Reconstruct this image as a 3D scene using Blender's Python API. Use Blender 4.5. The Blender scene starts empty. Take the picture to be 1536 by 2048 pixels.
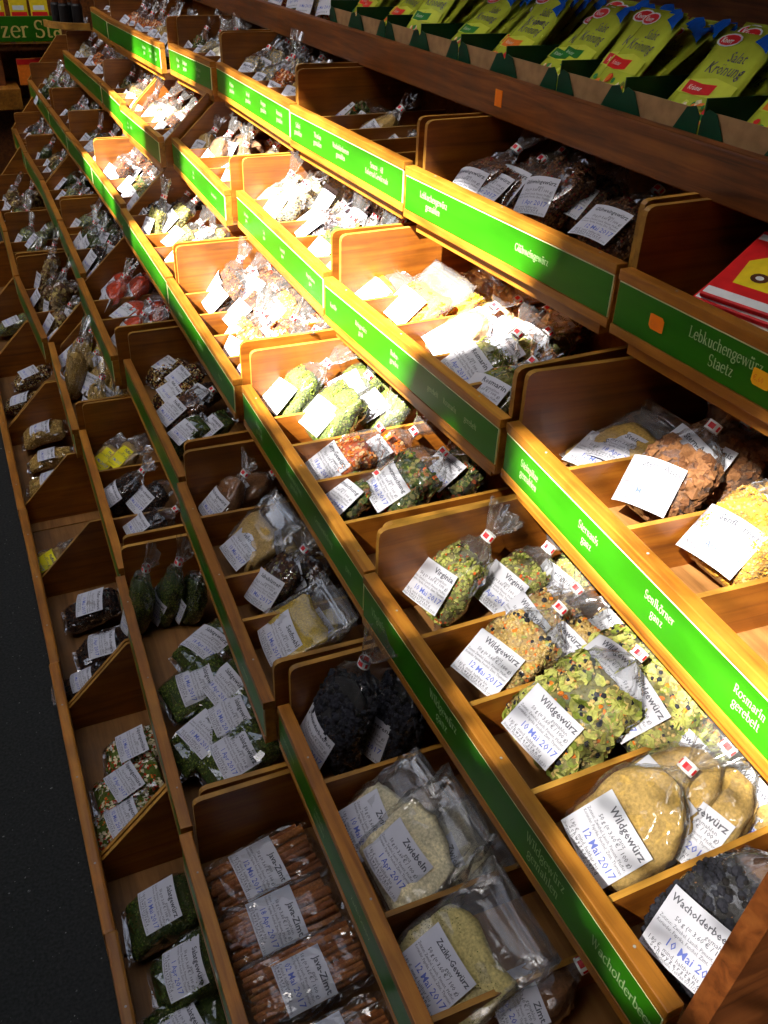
import bpy, bmesh, math, random
import numpy as np
from mathutils import Matrix, Vector, Euler

# ------------------------------------------------------------------ camera, sky, sun, exposure
S = bpy.context.scene
C = S.collection
rad = math.radians
HS = 1.66                                   # lens height above the floor
SUN_D = Vector((0.60, 0.30, -0.74)).normalized()   # direction the sunlight travels

def setup():
    cam = bpy.data.cameras.new('camera'); co = bpy.data.objects.new('camera', cam); C.objects.link(co)
    yaw, pitch, roll = rad(24.9305), rad(33.9528), rad(2.2554)
    fwd = Vector((math.sin(yaw)*math.cos(pitch), math.cos(yaw)*math.cos(pitch), -math.sin(pitch)))
    right = Vector((math.cos(yaw), -math.sin(yaw), 0)); up = right.cross(fwd)
    r2 = math.cos(roll)*right + math.sin(roll)*up; u2 = -math.sin(roll)*right + math.cos(roll)*up
    m = Matrix((r2, u2, -fwd)).transposed().to_4x4(); m.translation = (0, 0, HS); co.matrix_world = m
    cam.sensor_fit = 'VERTICAL'; cam.sensor_height = 36.0; cam.lens = 36.0*1792.75/2048.0
    cam.clip_start = 0.02; cam.clip_end = 500
    S.camera = co
    w = bpy.data.worlds.new('World'); S.world = w; w.use_nodes = True
    nt = w.node_tree; nt.nodes.clear()
    sky = nt.nodes.new('ShaderNodeTexSky'); sky.sky_type = 'NISHITA'; sky.sun_disc = False
    sd = -SUN_D
    sky.sun_elevation = math.asin(sd.z); sky.sun_rotation = math.atan2(sd.x, sd.y)
    sky.dust_density = 4.0; sky.air_density = 0.6; sky.ozone_density = 0.4
    bg = nt.nodes.new('ShaderNodeBackground'); bg.inputs['Strength'].default_value = SKY
    out = nt.nodes.new('ShaderNodeOutputWorld')
    hs = nt.nodes.new('ShaderNodeHueSaturation'); hs.inputs['Saturation'].default_value = 0.6   # hazy day
    nt.links.new(sky.outputs[0], hs.inputs['Color']); nt.links.new(hs.outputs[0], bg.inputs[0]); nt.links.new(bg.outputs[0], out.inputs[0])
    l = bpy.data.lights.new('sun', 'SUN'); l.energy = SUN; l.angle = rad(0.5); l.color = (1.0, 0.955, 0.87)
    lo = bpy.data.objects.new('sun', l); C.objects.link(lo)
    lo.rotation_euler = SUN_D.to_track_quat('-Z', 'Y').to_euler(); lo.location = (-4, -2, 6)
    S.view_settings.view_transform = 'Standard'; S.view_settings.look = 'None'
    S.view_settings.exposure = EXPO; S.view_settings.gamma = 1.0; S.view_settings.use_curve_mapping = False
    S.render.engine = 'CYCLES'
    cy = S.cycles
    cy.use_denoising = True
    cy.max_bounces = 8; cy.diffuse_bounces = 4; cy.glossy_bounces = 3; cy.transmission_bounces = 4; cy.transparent_max_bounces = 24
    cy.caustics_reflective = False; cy.caustics_refractive = False
    cy.sample_clamp_indirect = 6.0
SKY, SUN, EXPO = 0.064, 5.0, 3.1
setup()

# ------------------------------------------------------------------ materials
M = {}
def newmat(name):
    m = bpy.data.materials.new(name); m.use_nodes = True; M[name] = m
    nt = m.node_tree
    return m, nt, nt.nodes['Principled BSDF']
def lk(nt, a, b): nt.links.new(a, b)
def node(nt, t, **kw):
    n = nt.nodes.new(t)
    for k, v in kw.items(): setattr(n, k, v)
    return n
def ramp(nt, stops):
    r = nt.nodes.new('ShaderNodeValToRGB'); e = r.color_ramp.elements
    while len(e) < len(stops): e.new(0.5)
    for el, (p, c) in zip(e, stops): el.position = p; el.color = (*c, 1)
    return r
def plain(name, col, rough=0.6, var=0.25, scale=60, bump=0.0, spec=0.3):
    m, nt, b = newmat(name)
    tc = node(nt, 'ShaderNodeTexCoord'); nz = node(nt, 'ShaderNodeTexNoise')
    nz.inputs['Scale'].default_value = scale; nz.inputs['Detail'].default_value = 4
    lk(nt, tc.outputs['Object'], nz.inputs['Vector'])
    r = ramp(nt, [(0.3, tuple(c*(1-var) for c in col)), (0.7, tuple(min(1, c*(1+var)) for c in col))])
    lk(nt, nz.outputs['Fac'], r.inputs[0]); lk(nt, r.outputs[0], b.inputs['Base Color'])
    b.inputs['Roughness'].default_value = rough; b.inputs['Specular IOR Level'].default_value = spec
    if bump:
        bp = node(nt, 'ShaderNodeBump'); bp.inputs['Strength'].default_value = bump; bp.inputs['Distance'].default_value = 0.002
        lk(nt, nz.outputs['Fac'], bp.inputs['Height']); lk(nt, bp.outputs[0], b.inputs['Normal'])
    return m
def wood(name, dark, mid, light, axis, rough=0.42, wear=0.5, coat=0.15):
    """planed, varnished wood with its grain along one local axis"""
    m, nt, b = newmat(name)
    tc = node(nt, 'ShaderNodeTexCoord'); oi = node(nt, 'ShaderNodeObjectInfo')
    mp = node(nt, 'ShaderNodeMapping'); sc = [38, 38, 38]; sc[axis] = 2.2; mp.inputs['Scale'].default_value = sc
    ad = node(nt, 'ShaderNodeVectorMath', operation='ADD')
    cb = node(nt, 'ShaderNodeCombineXYZ')
    ml = node(nt, 'ShaderNodeMath', operation='MULTIPLY'); ml.inputs[1].default_value = 7.0
    lk(nt, oi.outputs['Random'], ml.inputs[0])
    for i in range(3): lk(nt, ml.outputs[0], cb.inputs[i])
    lk(nt, tc.outputs['Object'], ad.inputs[0]); lk(nt, cb.outputs[0], ad.inputs[1]); lk(nt, ad.outputs[0], mp.inputs[0])
    n1 = node(nt, 'ShaderNodeTexNoise'); n1.inputs['Scale'].default_value = 1.6; n1.inputs['Detail'].default_value = 7; n1.inputs['Roughness'].default_value = 0.62; n1.inputs['Distortion'].default_value = 0.6
    lk(nt, mp.outputs[0], n1.inputs['Vector'])
    n2 = node(nt, 'ShaderNodeTexNoise'); n2.inputs['Scale'].default_value = 14; n2.inputs['Detail'].default_value = 5
    lk(nt, ad.outputs[0], n2.inputs['Vector'])
    r = ramp(nt, [(0.28, dark), (0.5, mid), (0.75, light)])
    lk(nt, n1.outputs['Fac'], r.inputs[0])
    r2 = ramp(nt, [(0.35, (1-wear*0.6,)*3), (0.65, (1, 1, 1))]); lk(nt, n2.outputs['Fac'], r2.inputs[0])
    mx = node(nt, 'ShaderNodeMix', data_type='RGBA', blend_type='MULTIPLY'); mx.inputs['Factor'].default_value = 1.0
    lk(nt, r.outputs[0], mx.inputs['A']); lk(nt, r2.outputs[0], mx.inputs['B'])
    # every board its own tone
    hv = node(nt, 'ShaderNodeHueSaturation'); mr = node(nt, 'ShaderNodeMapRange'); mr.inputs['To Min'].default_value = 0.78; mr.inputs['To Max'].default_value = 1.15
    lk(nt, oi.outputs['Random'], mr.inputs['Value']); lk(nt, mr.outputs[0], hv.inputs['Value']); lk(nt, mx.outputs['Result'], hv.inputs['Color'])
    lk(nt, hv.outputs[0], b.inputs['Base Color'])
    mr2 = node(nt, 'ShaderNodeMapRange'); mr2.inputs['To Min'].default_value = rough-0.1; mr2.inputs['To Max'].default_value = rough+0.2
    lk(nt, n2.outputs['Fac'], mr2.inputs['Value']); lk(nt, mr2.outputs[0], b.inputs['Roughness'])
    bp = node(nt, 'ShaderNodeBump'); bp.inputs['Strength'].default_value = 0.25; bp.inputs['Distance'].default_value = 0.001
    lk(nt, n1.outputs['Fac'], bp.inputs['Height']); lk(nt, bp.outputs[0], b.inputs['Normal'])
    b.inputs['Coat Weight'].default_value = coat; b.inputs['Coat Roughness'].default_value = 0.3
    return m
WD, WM, WL = (0.23, 0.072, 0.006), (0.43, 0.155, 0.011), (0.57, 0.25, 0.026)
wood('wood_long', WD, WM, WL, 1)
wood('wood_panel', (0.16, 0.040, 0.003), (0.30, 0.088, 0.005), (0.41, 0.142, 0.011), 0)
wood('wood_edge', (0.36, 0.15, 0.016), (0.54, 0.25, 0.03), (0.66, 0.36, 0.06), 0, wear=0.8)
wood('wood_floor', (0.20, 0.085, 0.02), (0.32, 0.14, 0.034), (0.40, 0.19, 0.055), 1, rough=0.6, coat=0)
wood('wood_dark', (0.06, 0.015, 0.003), (0.21, 0.058, 0.008), (0.36, 0.12, 0.018), 1, rough=0.45)
wood('wood_slant', (0.10, 0.024, 0.004), (0.26, 0.07, 0.012), (0.38, 0.12, 0.024), 0, rough=0.45)
plain('asphalt', (0.019, 0.021, 0.020), 0.85, 0.5, 160, 0.6)
plain('paper', (0.60, 0.60, 0.655), 0.55, 0.03, 30)
plain('paper_yellow', (0.80, 0.70, 0.01), 0.55, 0.05, 30)
plain('ink', (0.10, 0.10, 0.12), 0.6, 0.1)
plain('ink_blue', (0.12, 0.16, 0.50), 0.6, 0.1)
plain('sign_edge', (0.75, 0.80, 0.45), 0.4, 0.05)
plain('letter', (0.36, 0.52, 0.24), 0.35, 0.05)
plain('letter_yellow', (0.72, 0.55, 0.16), 0.4, 0.05)
plain('sticker', (0.95, 0.22, 0.01), 0.5, 0.05)
plain('sticker_yellow', (0.95, 0.45, 0.01), 0.5, 0.05)
plain('nail', (0.35, 0.33, 0.30), 0.3, 0.2)
plain('tape_red', (0.75, 0.02, 0.03), 0.4, 0.05)
plain('tape_white', (0.82, 0.80, 0.78), 0.4, 0.05)
plain('cardboard', (0.36, 0.20, 0.085), 0.8, 0.2, 40)
plain('carton_green', (0.004, 0.045, 0.018), 0.45, 0.2, 20)
plain('lime', (0.50, 0.58, 0.05), 0.22, 0.2, 18, 0.25, spec=0.5)
plain('lime_pale', (0.62, 0.68, 0.06), 0.3, 0.12, 25)
plain('pack_red', (0.72, 0.02, 0.02), 0.3, 0.1)
plain('pack_green', (0.02, 0.20, 0.03), 0.3, 0.1)
plain('pack_orange', (0.85, 0.20, 0.02), 0.3, 0.1)
plain('pack_blue', (0.01, 0.10, 0.50), 0.25, 0.2)
plain('pack_white', (0.8, 0.8, 0.76), 0.3, 0.05)
plain('pack_yellow', (0.85, 0.62, 0.02), 0.3, 0.1)
plain('pack_dark', (0.05, 0.06, 0.01), 0.4, 0.3, 40)
plain('black', (0.012, 0.010, 0.010), 0.5, 0.3)
plain('brown_print', (0.10, 0.03, 0.01), 0.4, 0.2)
plain('roof_metal', (0.05, 0.05, 0.05), 0.7, 0.2)

# the green signs: screen-printed plastic, slightly scratched
m, nt, b = newmat('sign_green')
tc = node(nt, 'ShaderNodeTexCoord'); nz = node(nt, 'ShaderNodeTexNoise'); nz.inputs['Scale'].default_value = 9; nz.inputs['Detail'].default_value = 6
mp = node(nt, 'ShaderNodeMapping'); mp.inputs['Scale'].default_value = (1, 0.6, 3)
lk(nt, tc.outputs['Object'], mp.inputs[0]); lk(nt, mp.outputs[0], nz.inputs['Vector'])
r = ramp(nt, [(0.3, (0.013, 0.115, 0.0015)), (0.7, (0.022, 0.165, 0.002))]); lk(nt, nz.outputs['Fac'], r.inputs[0]); lk(nt, r.outputs[0], b.inputs['Base Color'])
mr = node(nt, 'ShaderNodeMapRange'); mr.inputs['To Min'].default_value = 0.22; mr.inputs['To Max'].default_value = 0.5
lk(nt, nz.outputs['Fac'], mr.inputs['Value']); lk(nt, mr.outputs[0], b.inputs['Roughness']); b.inputs['Specular IOR Level'].default_value = 0.4

# cellophane: thin clear film with creases; the zip bags are a milkier plastic
def film_mat(name, haze, rough, gain, bump, scale):
    m, nt, b = newmat(name); nt.nodes.remove(b)
    out = nt.nodes['Material Output']
    tr = node(nt, 'ShaderNodeBsdfTransparent'); tr.inputs[0].default_value = (0.965, 0.97, 0.97, 1)
    gl = node(nt, 'ShaderNodeBsdfGlossy'); gl.inputs['Roughness'].default_value = rough; gl.inputs[0].default_value = (1, 1, 1, 1)
    df = node(nt, 'ShaderNodeBsdfDiffuse'); df.inputs[0].default_value = (0.8, 0.79, 0.77, 1)
    fr = node(nt, 'ShaderNodeFresnel'); fr.inputs['IOR'].default_value = 1.5
    tc = node(nt, 'ShaderNodeTexCoord'); nz = node(nt, 'ShaderNodeTexNoise'); nz.inputs['Scale'].default_value = scale; nz.inputs['Detail'].default_value = 2; nz.inputs['Distortion'].default_value = 1.4
    lk(nt, tc.outputs['Object'], nz.inputs['Vector'])
    bp = node(nt, 'ShaderNodeBump'); bp.inputs['Strength'].default_value = bump; bp.inputs['Distance'].default_value = 0.004
    lk(nt, nz.outputs['Fac'], bp.inputs['Height'])
    for n in (gl, fr): lk(nt, bp.outputs[0], n.inputs['Normal'])
    ml = node(nt, 'ShaderNodeMath', operation='MULTIPLY'); ml.inputs[1].default_value = gain
    lk(nt, fr.outputs[0], ml.inputs[0])
    mn = node(nt, 'ShaderNodeMath', operation='MINIMUM'); mn.inputs[1].default_value = 0.40; lk(nt, ml.outputs[0], mn.inputs[0]); ml = mn
    m1 = node(nt, 'ShaderNodeMixShader'); m1.inputs[0].default_value = haze
    lk(nt, tr.outputs[0], m1.inputs[1]); lk(nt, df.outputs[0], m1.inputs[2])
    m2 = node(nt, 'ShaderNodeMixShader'); lk(nt, ml.outputs[0], m2.inputs[0]); lk(nt, m1.outputs[0], m2.inputs[1]); lk(nt, gl.outputs[0], m2.inputs[2])
    lk(nt, m2.outputs[0], out.inputs['Surface'])
film_mat('film', 0.03, 0.06, 1.4, 0.5, 24)
film_mat('film_pouch', 0.012, 0.035, 2.6, 0.22, 18)
film_mat('film_pe', 0.06, 0.12, 1.4, 0.3, 22)

# ------------------------------------------------------------------ object helpers
def mesh(name, V, F, mats, mi=None, smooth=False):
    me = bpy.data.meshes.new(name)
    me.from_pydata([tuple(v) for v in V], [], F)
    for k in (mats if isinstance(mats, (list, tuple)) else [mats]): me.materials.append(M[k])
    if mi is not None: me.polygons.foreach_set('material_index', mi)
    if smooth: me.polygons.foreach_set('use_smooth', [True]*len(me.polygons))
    me.update()
    return me
def obj(name, me, parent=None, loc=None, rot=None):
    o = bpy.data.objects.new(name, me); C.objects.link(o)
    if parent: o.parent = parent
    if loc is not None: o.location = loc
    if rot is not None: o.rotation_euler = rot
    return o
def tag(o, label, cat, group=None):
    o['label'] = label; o['category'] = cat
    if group: o['group'] = group
    return o
def thing(name, label, cat, loc=(0, 0, 0), rot=(0, 0, 0), group=None):
    o = bpy.data.objects.new(name, None); C.objects.link(o); o.empty_display_size = 0.05
    o.location = loc; o.rotation_euler = rot
    return tag(o, label, cat, group)
class MB:
    """collects boxes and prisms into one mesh"""
    def __init__(s): s.v = []; s.f = []; s.m = []
    def box(s, a, b, m=0, bev=0.0):
        x0, y0, z0 = a; x1, y1, z1 = b
        n = len(s.v)
        if bev <= 0:
            s.v += [(x0,y0,z0),(x1,y0,z0),(x1,y1,z0),(x0,y1,z0),(x0,y0,z1),(x1,y0,z1),(x1,y1,z1),(x0,y1,z1)]
            fs = [(0,3,2,1),(4,5,6,7),(0,1,5,4),(1,2,6,5),(2,3,7,6),(3,0,4,7)]
        else:
            bm = bmesh.new(); bmesh.ops.create_cube(bm, size=1)
            for v in bm.verts: v.co = ((x0+x1)/2+v.co.x*(x1-x0), (y0+y1)/2+v.co.y*(y1-y0), (z0+z1)/2+v.co.z*(z1-z0))
            bmesh.ops.bevel(bm, geom=list(bm.edges), offset=bev, segments=2, profile=0.6, affect='EDGES')
            bm.verts.ensure_lookup_table()
            s.v += [tuple(v.co) for v in bm.verts]
            fs = [tuple(v.index for v in f.verts) for f in bm.faces]; bm.free()
        s.f += [tuple(i+n for i in f) for f in fs]; s.m += [m]*len(fs)
        return s
    def prism(s, pts, y0, y1, m=0, me=None):
        """polygon in x,z pushed along y"""
        n = len(s.v); k = len(pts)
        s.v += [(p[0], y0, p[1]) for p in pts] + [(p[0], y1, p[1]) for p in pts]
        s.f += [tuple(n+i for i in range(k)), tuple(n+k+i for i in reversed(range(k)))]; s.m += [m, m]
        for i in range(k):
            j = (i+1) % k
            s.f.append((n+i, n+k+i, n+k+j, n+j)); s.m.append(m if me is None else me)
        return s
    def tube(s, a, b, r, n=8, m=0, r2=None):
        a, b = Vector(a), Vector(b); d = (b-a).normalized(); q = d.to_track_quat('Z', 'Y'); k = len(s.v); r2 = r if r2 is None else r2
        for p, rr in ((a, r), (b, r2)):
            for i in range(n):
                t = 2*math.pi*i/n; s.v.append(tuple(p + q @ Vector((rr*math.cos(t), rr*math.sin(t), 0))))
        for i in range(n): s.f.append((k+i, k+(i+1) % n, k+n+(i+1) % n, k+n+i)); s.m.append(m)
        s.f.append(tuple(k+i for i in reversed(range(n)))); s.f.append(tuple(k+n+i for i in range(n))); s.m += [m, m]
        return s
    def mesh(s, name, mats, smooth=False): return mesh(name, s.v, s.f, mats, s.m, smooth)
    def obj(s, name, mats, parent=None, loc=None, rot=None): return obj(name, s.mesh(name, mats), parent, loc, rot)

# ------------------------------------------------------------------ lettering
_tc = {}
def sans(txt, bold=0.0):
    """(verts2d, faces, width) of a line of plain lettering, size 1"""
    k = (txt, bold)
    if k in _tc: return _tc[k]
    cu = bpy.data.curves.new('t', 'FONT'); cu.body = txt; cu.size = 1.0; cu.resolution_u = 1; cu.offset = bold
    o = bpy.data.objects.new('t', cu); me = o.to_mesh()
    V = [(v.co.x, v.co.y) for v in me.vertices]; F = [tuple(p.vertices) for p in me.polygons]
    o.to_mesh_clear(); bpy.data.objects.remove(o); bpy.data.curves.remove(cu)
    w = max([v[0] for v in V], default=0)
    _tc[k] = (V, F, w)
    return _tc[k]

# a small serif alphabet drawn with thick stems, thin joins and flat serifs
TH, TN = 0.105, 0.042
def _rect(a, x0, y0, x1, y1): a.append([(x0, y0), (x1, y0), (x1, y1), (x0, y1)])
def _stem(a, x, y0, y1, s0=1, s1=1):
    _rect(a, x-TH/2, y0, x+TH/2, y1)
    if s0: _rect(a, x-TH/2-0.05, y0, x+TH/2+0.05, y0+0.03)
    if s1 == 1: _rect(a, x-TH/2-0.05, y1-0.03, x+TH/2+0.05, y1)
    if s1 == 2: a.append([(x-TH/2-0.07, y1-0.05), (x, y1-0.05), (x, y1), (x-TH/2, y1)])
def _arc(a, cx, cy, rx, ry, a0, a1, n=14):
    for i in range(n):
        q = []
        for t in (a0+(a1-a0)*i/n, a0+(a1-a0)*(i+1)/n):
            c, s = math.cos(rad(t)), math.sin(rad(t)); w = TN+(TH-TN)*abs(c)
            q.append(((cx+(rx-w/2)*c, cy+(ry-w/2)*s), (cx+(rx+w/2)*c, cy+(ry+w/2)*s)))
        a.append([q[0][0], q[0][1], q[1][1], q[1][0]])
def _line(a, x0, y0, x1, y1, w):
    dx, dy = x1-x0, y1-y0; L = math.hypot(dx, dy); nx, ny = -dy/L*w/2, dx/L*w/2
    a.append([(x0-nx, y0-ny), (x1-nx, y1-ny), (x1+nx, y1+ny), (x0+nx, y0+ny)])
def _n(a, x, h=0.46, d=0.30):
    _arc(a, x+d/2+0.02, h-0.16, d/2, 0.16, 0, 150, 8); _stem(a, x+d, 0, h-0.14, 1, 0)
def serif_glyph(c):
    a = []; w = 0.5; X = 0.46; CAP = 0.68; AS = 0.72
    if c == 'ä': c = 'a'; _arc(a, .13, .62, .045, .045, 0, 360, 8); _arc(a, .31, .62, .045, .045, 0, 360, 8)
    if c == 'a': _stem(a, .36, 0, .34, 1, 0); _arc(a, .22, .31, .15, .15, 0, 150, 8); _arc(a, .2, .13, .14, .13, 20, 340); w = .48
    elif c == 'b': _stem(a, .1, 0, AS, 0, 2); _arc(a, .26, .23, .2, .23, -150, 150); w = .52
    elif c == 'c': _arc(a, .25, .23, .2, .23, 45, 320); w = .45
    elif c == 'd': _stem(a, .4, 0, AS, 1, 2); _arc(a, .24, .23, .2, .23, 30, 330); w = .54
    elif c == 'e': _arc(a, .25, .23, .2, .23, 5, 320); _rect(a, .08, .23, .45, .23+TN); w = .48
    elif c == 'f': _stem(a, .14, 0, .56, 1, 0); _rect(a, .02, .43, .3, .46); _arc(a, .24, .58, .12, .13, 30, 180, 8); w = .3
    elif c == 'g': _arc(a, .23, .3, .17, .16, 0, 360); _arc(a, .24, -.07, .2, .13, 0, 360); _rect(a, .36, .4, .5, .45); _line(a, .14, .16, .12, .04, .06); w = .5
    elif c == 'h': _stem(a, .1, 0, AS, 1, 2); _n(a, .1); w = .54
    elif c in 'iï': _stem(a, .1, 0, X, 1, 2); _arc(a, .1, .63, .05, .05, 0, 360, 8); w = .24
    elif c == 'j': _stem(a, .14, -.08, X, 0, 2); _arc(a, .06, -.08, .1, .12, -120, 0, 6); _arc(a, .14, .63, .05, .05, 0, 360, 8); w = .26
    elif c == 'k': _stem(a, .1, 0, AS, 1, 2); _line(a, .14, .2, .38, .44, TN); _line(a, .2, .26, .42, .02, TH*.9); _rect(a, .3, 0, .52, .03); w = .54
    elif c == 'l': _stem(a, .1, 0, AS, 1, 2); w = .24
    elif c == 'm': _stem(a, .1, 0, X, 1, 2); _n(a, .1, d=.28); _n(a, .38, d=.28); w = .8
    elif c == 'n': _stem(a, .1, 0, X, 1, 2); _n(a, .1); w = .54
    elif c in 'oö':
        _arc(a, .25, .23, .21, .23, 0, 360)
        if c == 'ö': _arc(a, .16, .62, .045, .045, 0, 360, 8); _arc(a, .34, .62, .045, .045, 0, 360, 8)
        w = .51
    elif c == 'p': _stem(a, .1, -.22, X, 1, 2); _arc(a, .26, .23, .2, .23, -150, 150); w = .52
    elif c == 'r': _stem(a, .1, 0, X, 1, 2); _arc(a, .25, .3, .13, .15, 40, 150, 6); w = .38
    elif c == 's': _arc(a, .19, .34, .12, .12, 50, 270, 8); _arc(a, .19, .12, .13, .12, -130, 90, 8); w = .38
    elif c == 't': _stem(a, .14, .05, .6, 0, 0); _rect(a, .03, .43, .3, .46); _arc(a, .22, .1, .1, .1, 180, 320, 6); w = .33
    elif c in 'uü':
        _stem(a, .1, .14, X, 0, 2); _arc(a, .25, .16, .15, .16, 180, 330, 8); _stem(a, .42, 0, X, 1, 2)
        if c == 'ü': _arc(a, .16, .62, .045, .045, 0, 360, 8); _arc(a, .36, .62, .045, .045, 0, 360, 8)
        w = .55
    elif c in 'vw':
        for x in ([0.0] if c == 'v' else [0.0, .3]): _line(a, x+.08, X, x+.23, 0, TH); _line(a, x+.23, 0, x+.38, X, TN); _rect(a, x, X-.03, x+.17, X)
        w = .45 if c == 'v' else .74
    elif c == 'y': _line(a, .08, X, .24, 0, TH); _line(a, .12, -.22, .4, X, TN); _rect(a, 0, X-.03, .17, X); w = .45
    elif c == 'z': _rect(a, .06, X-TN, .38, X); _rect(a, .04, 0, .4, TN); _line(a, .09, .02, .34, X-.02, TH); _rect(a, .06, .36, .1, X); _rect(a, .37, 0, .41, .1); w = .45
    elif c == 'A': _line(a, .06, 0, .31, CAP, TN); _line(a, .31, CAP, .56, 0, TH); _rect(a, .16, .22, .46, .22+TN); _rect(a, 0, 0, .15, .03); _rect(a, .45, 0, .66, .03); w = .66
    elif c == 'B': _stem(a, .12, 0, CAP); _arc(a, .28, .52, .18, .16, -90, 90, 8); _arc(a, .28, .18, .22, .18, -90, 90, 8); _rect(a, .12, .33, .3, .37); _rect(a, .12, 0, .3, .04); _rect(a, .12, .64, .3, .68); w = .57
    elif c == 'G': _arc(a, .34, .34, .29, .34, 45, 340); _stem(a, .58, .04, .3, 0, 1); w = .7
    elif c == 'H': _stem(a, .12, 0, CAP); _stem(a, .56, 0, CAP); _rect(a, .12, .33, .56, .37); w = .7
    elif c in 'KX': _stem(a, .12, 0, CAP); _line(a, .16, .28, .5, .66, TN); _line(a, .24, .38, .54, .02, TH); _rect(a, .44, 0, .64, .03); _rect(a, .4, .65, .6, .68); w = .64
    elif c == 'I': _stem(a, .14, 0, CAP); w = .3
    elif c == 'N': _stem(a, .12, 0, CAP); _line(a, .12, CAP, .54, 0, TH*.9); _line(a, .56, 0, .56, CAP, TN); _rect(a, .47, .65, .65, .68); w = .7
    elif c == 'Z': _rect(a, .06, .64, .52, .68); _rect(a, .04, 0, .54, .04); _line(a, .1, .02, .46, .66, TH); w = .58
    elif c == 'L': _stem(a, .12, 0, CAP); _rect(a, .12, 0, .5, .04); _line(a, .5, 0, .53, .17, .04); w = .56
    elif c == 'M': _stem(a, .1, 0, CAP); _line(a, .12, CAP, .38, .02, TH*.8); _line(a, .38, .02, .64, CAP, TN); _stem(a, .68, 0, CAP); w = .82
    elif c == 'O': _arc(a, .34, .34, .3, .34, 0, 360); w = .7
    elif c == 'R': _stem(a, .12, 0, CAP); _arc(a, .28, .5, .2, .18, -90, 90, 8); _rect(a, .12, .31, .3, .35); _rect(a, .12, .64, .3, .68); _line(a, .28, .33, .55, .02, TH); _rect(a, .46, 0, .66, .03); w = .64
    elif c == 'S': _arc(a, .25, .5, .18, .18, 40, 270, 10); _arc(a, .25, .16, .2, .17, -140, 90, 10); _rect(a, .38, .5, .42, .68); _rect(a, .05, 0, .09, .18); w = .52
    elif c == 'T': _stem(a, .3, 0, CAP, 1, 0); _rect(a, .02, .64, .58, .68); _rect(a, .02, .52, .06, .68); _rect(a, .54, .52, .58, .68); w = .6
    elif c == 'U': _stem(a, .14, .2, CAP, 0); _arc(a, .34, .22, .2, .22, 180, 360, 10); _line(a, .54, .2, .54, CAP, TN); _rect(a, .45, .65, .63, CAP); w = .68
    elif c == 'V': _line(a, .08, CAP, .31, 0, TH); _line(a, .31, 0, .54, CAP, TN); _rect(a, 0, .65, .2, CAP); _rect(a, .44, .65, .62, CAP); w = .6
    elif c == 'W':
        for x in (0, .34): _line(a, x+.08, CAP, x+.28, 0, TH); _line(a, x+.28, 0, x+.46, CAP, TN)
        _rect(a, 0, .65, .2, CAP); _rect(a, .72, .65, .9, CAP); w = .9
    elif c == '-': _rect(a, .05, .22, .28, .26); w = .33
    else: w = .3
    return a, w
def serif(txt):
    k = ('serif', txt)
    if k in _tc: return _tc[k]
    V = []; F = []; x = 0
    for c in txt:
        g, w = serif_glyph(c)
        for i, q in enumerate(g):
            n = len(V); V += [(x+p[0], p[1], (i % 14)*4e-5) for p in q]; F.append(tuple(range(n, n+len(q))))
        x += w+0.03
    _tc[k] = (V, F, x)
    return _tc[k]
HS=1.66
TZ={0: 0.116, 1: 0.342, 2: 0.568, 3: 0.791, 4: 1.014, 5: 1.242}
TRAYS={5: [((0.868, 0.36), (0.834, 1.017)), ((0.84, 1.03), (0.793, 1.665)), ((0.804, 1.693), (0.778, 2.33)), ((0.784, 2.347), (0.784, 3.069)), ((0.769, 3.073), (0.736, 3.528)), ((0.707, 3.532), (0.665, 4.380000000000001)), ((0.665, 4.392), (0.665, 4.828))], 4: [((0.64, 0.33), (0.681, 1.03)), ((0.675, 1.037), (0.642, 1.724)), ((0.653, 1.753), (0.657, 2.44)), ((0.629, 2.449), (0.638, 3.134)), ((0.594, 3.145), (0.573, 3.723)), ((0.589, 3.782), (0.588, 4.253)), ((0.588, 4.265), (0.563, 5.268000000000001))], 3: [((0.455, 0.285), (0.444, 1.022)), ((0.45, 1.026), (0.455, 1.733)), ((0.444, 1.763), (0.446, 2.445)), ((0.45, 2.46), (0.45, 3.166)), ((0.461, 3.22), (0.453, 3.83)), ((0.453, 3.842), (0.437, 4.446000000000001)), ((0.437, 4.458), (0.428, 5.033)), ((0.428, 5.045), (0.42, 5.888000000000001))], 2: [((0.283, 0.31), (0.292, 1.012)), ((0.274, 1.024), (0.296, 1.748)), ((0.305, 1.768), (0.303, 2.452)), ((0.274, 2.484), (0.275, 3.17)), ((0.294, 3.217), (0.299, 3.88)), ((0.299, 3.892), (0.301, 4.5440000000000005)), ((0.301, 4.556), (0.283, 5.126)), ((0.283, 5.138), (0.281, 5.738))], 1: [((0.108, 0.3), (0.109, 1.001)), ((0.114, 1.009), (0.133, 1.752)), ((0.142, 1.778), (0.152, 2.5)), ((0.134, 2.506), (0.143, 3.19)), ((0.126, 3.231), (0.093, 3.926)), ((0.093, 3.938), (0.099, 4.57)), ((0.099, 4.582), (0.09, 5.288))], 0: [((-0.046, 0.3), (-0.046, 1.016)), ((-0.046, 1.02), (-0.053, 1.766)), ((-0.053, 1.77), (-0.061, 2.486)), ((-0.061, 2.49), (-0.07, 3.216)), ((-0.07, 3.22), (-0.079, 3.926)), ((-0.079, 3.93), (-0.087, 4.596)), ((-0.087, 4.6), (-0.094, 5.196))]}
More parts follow.
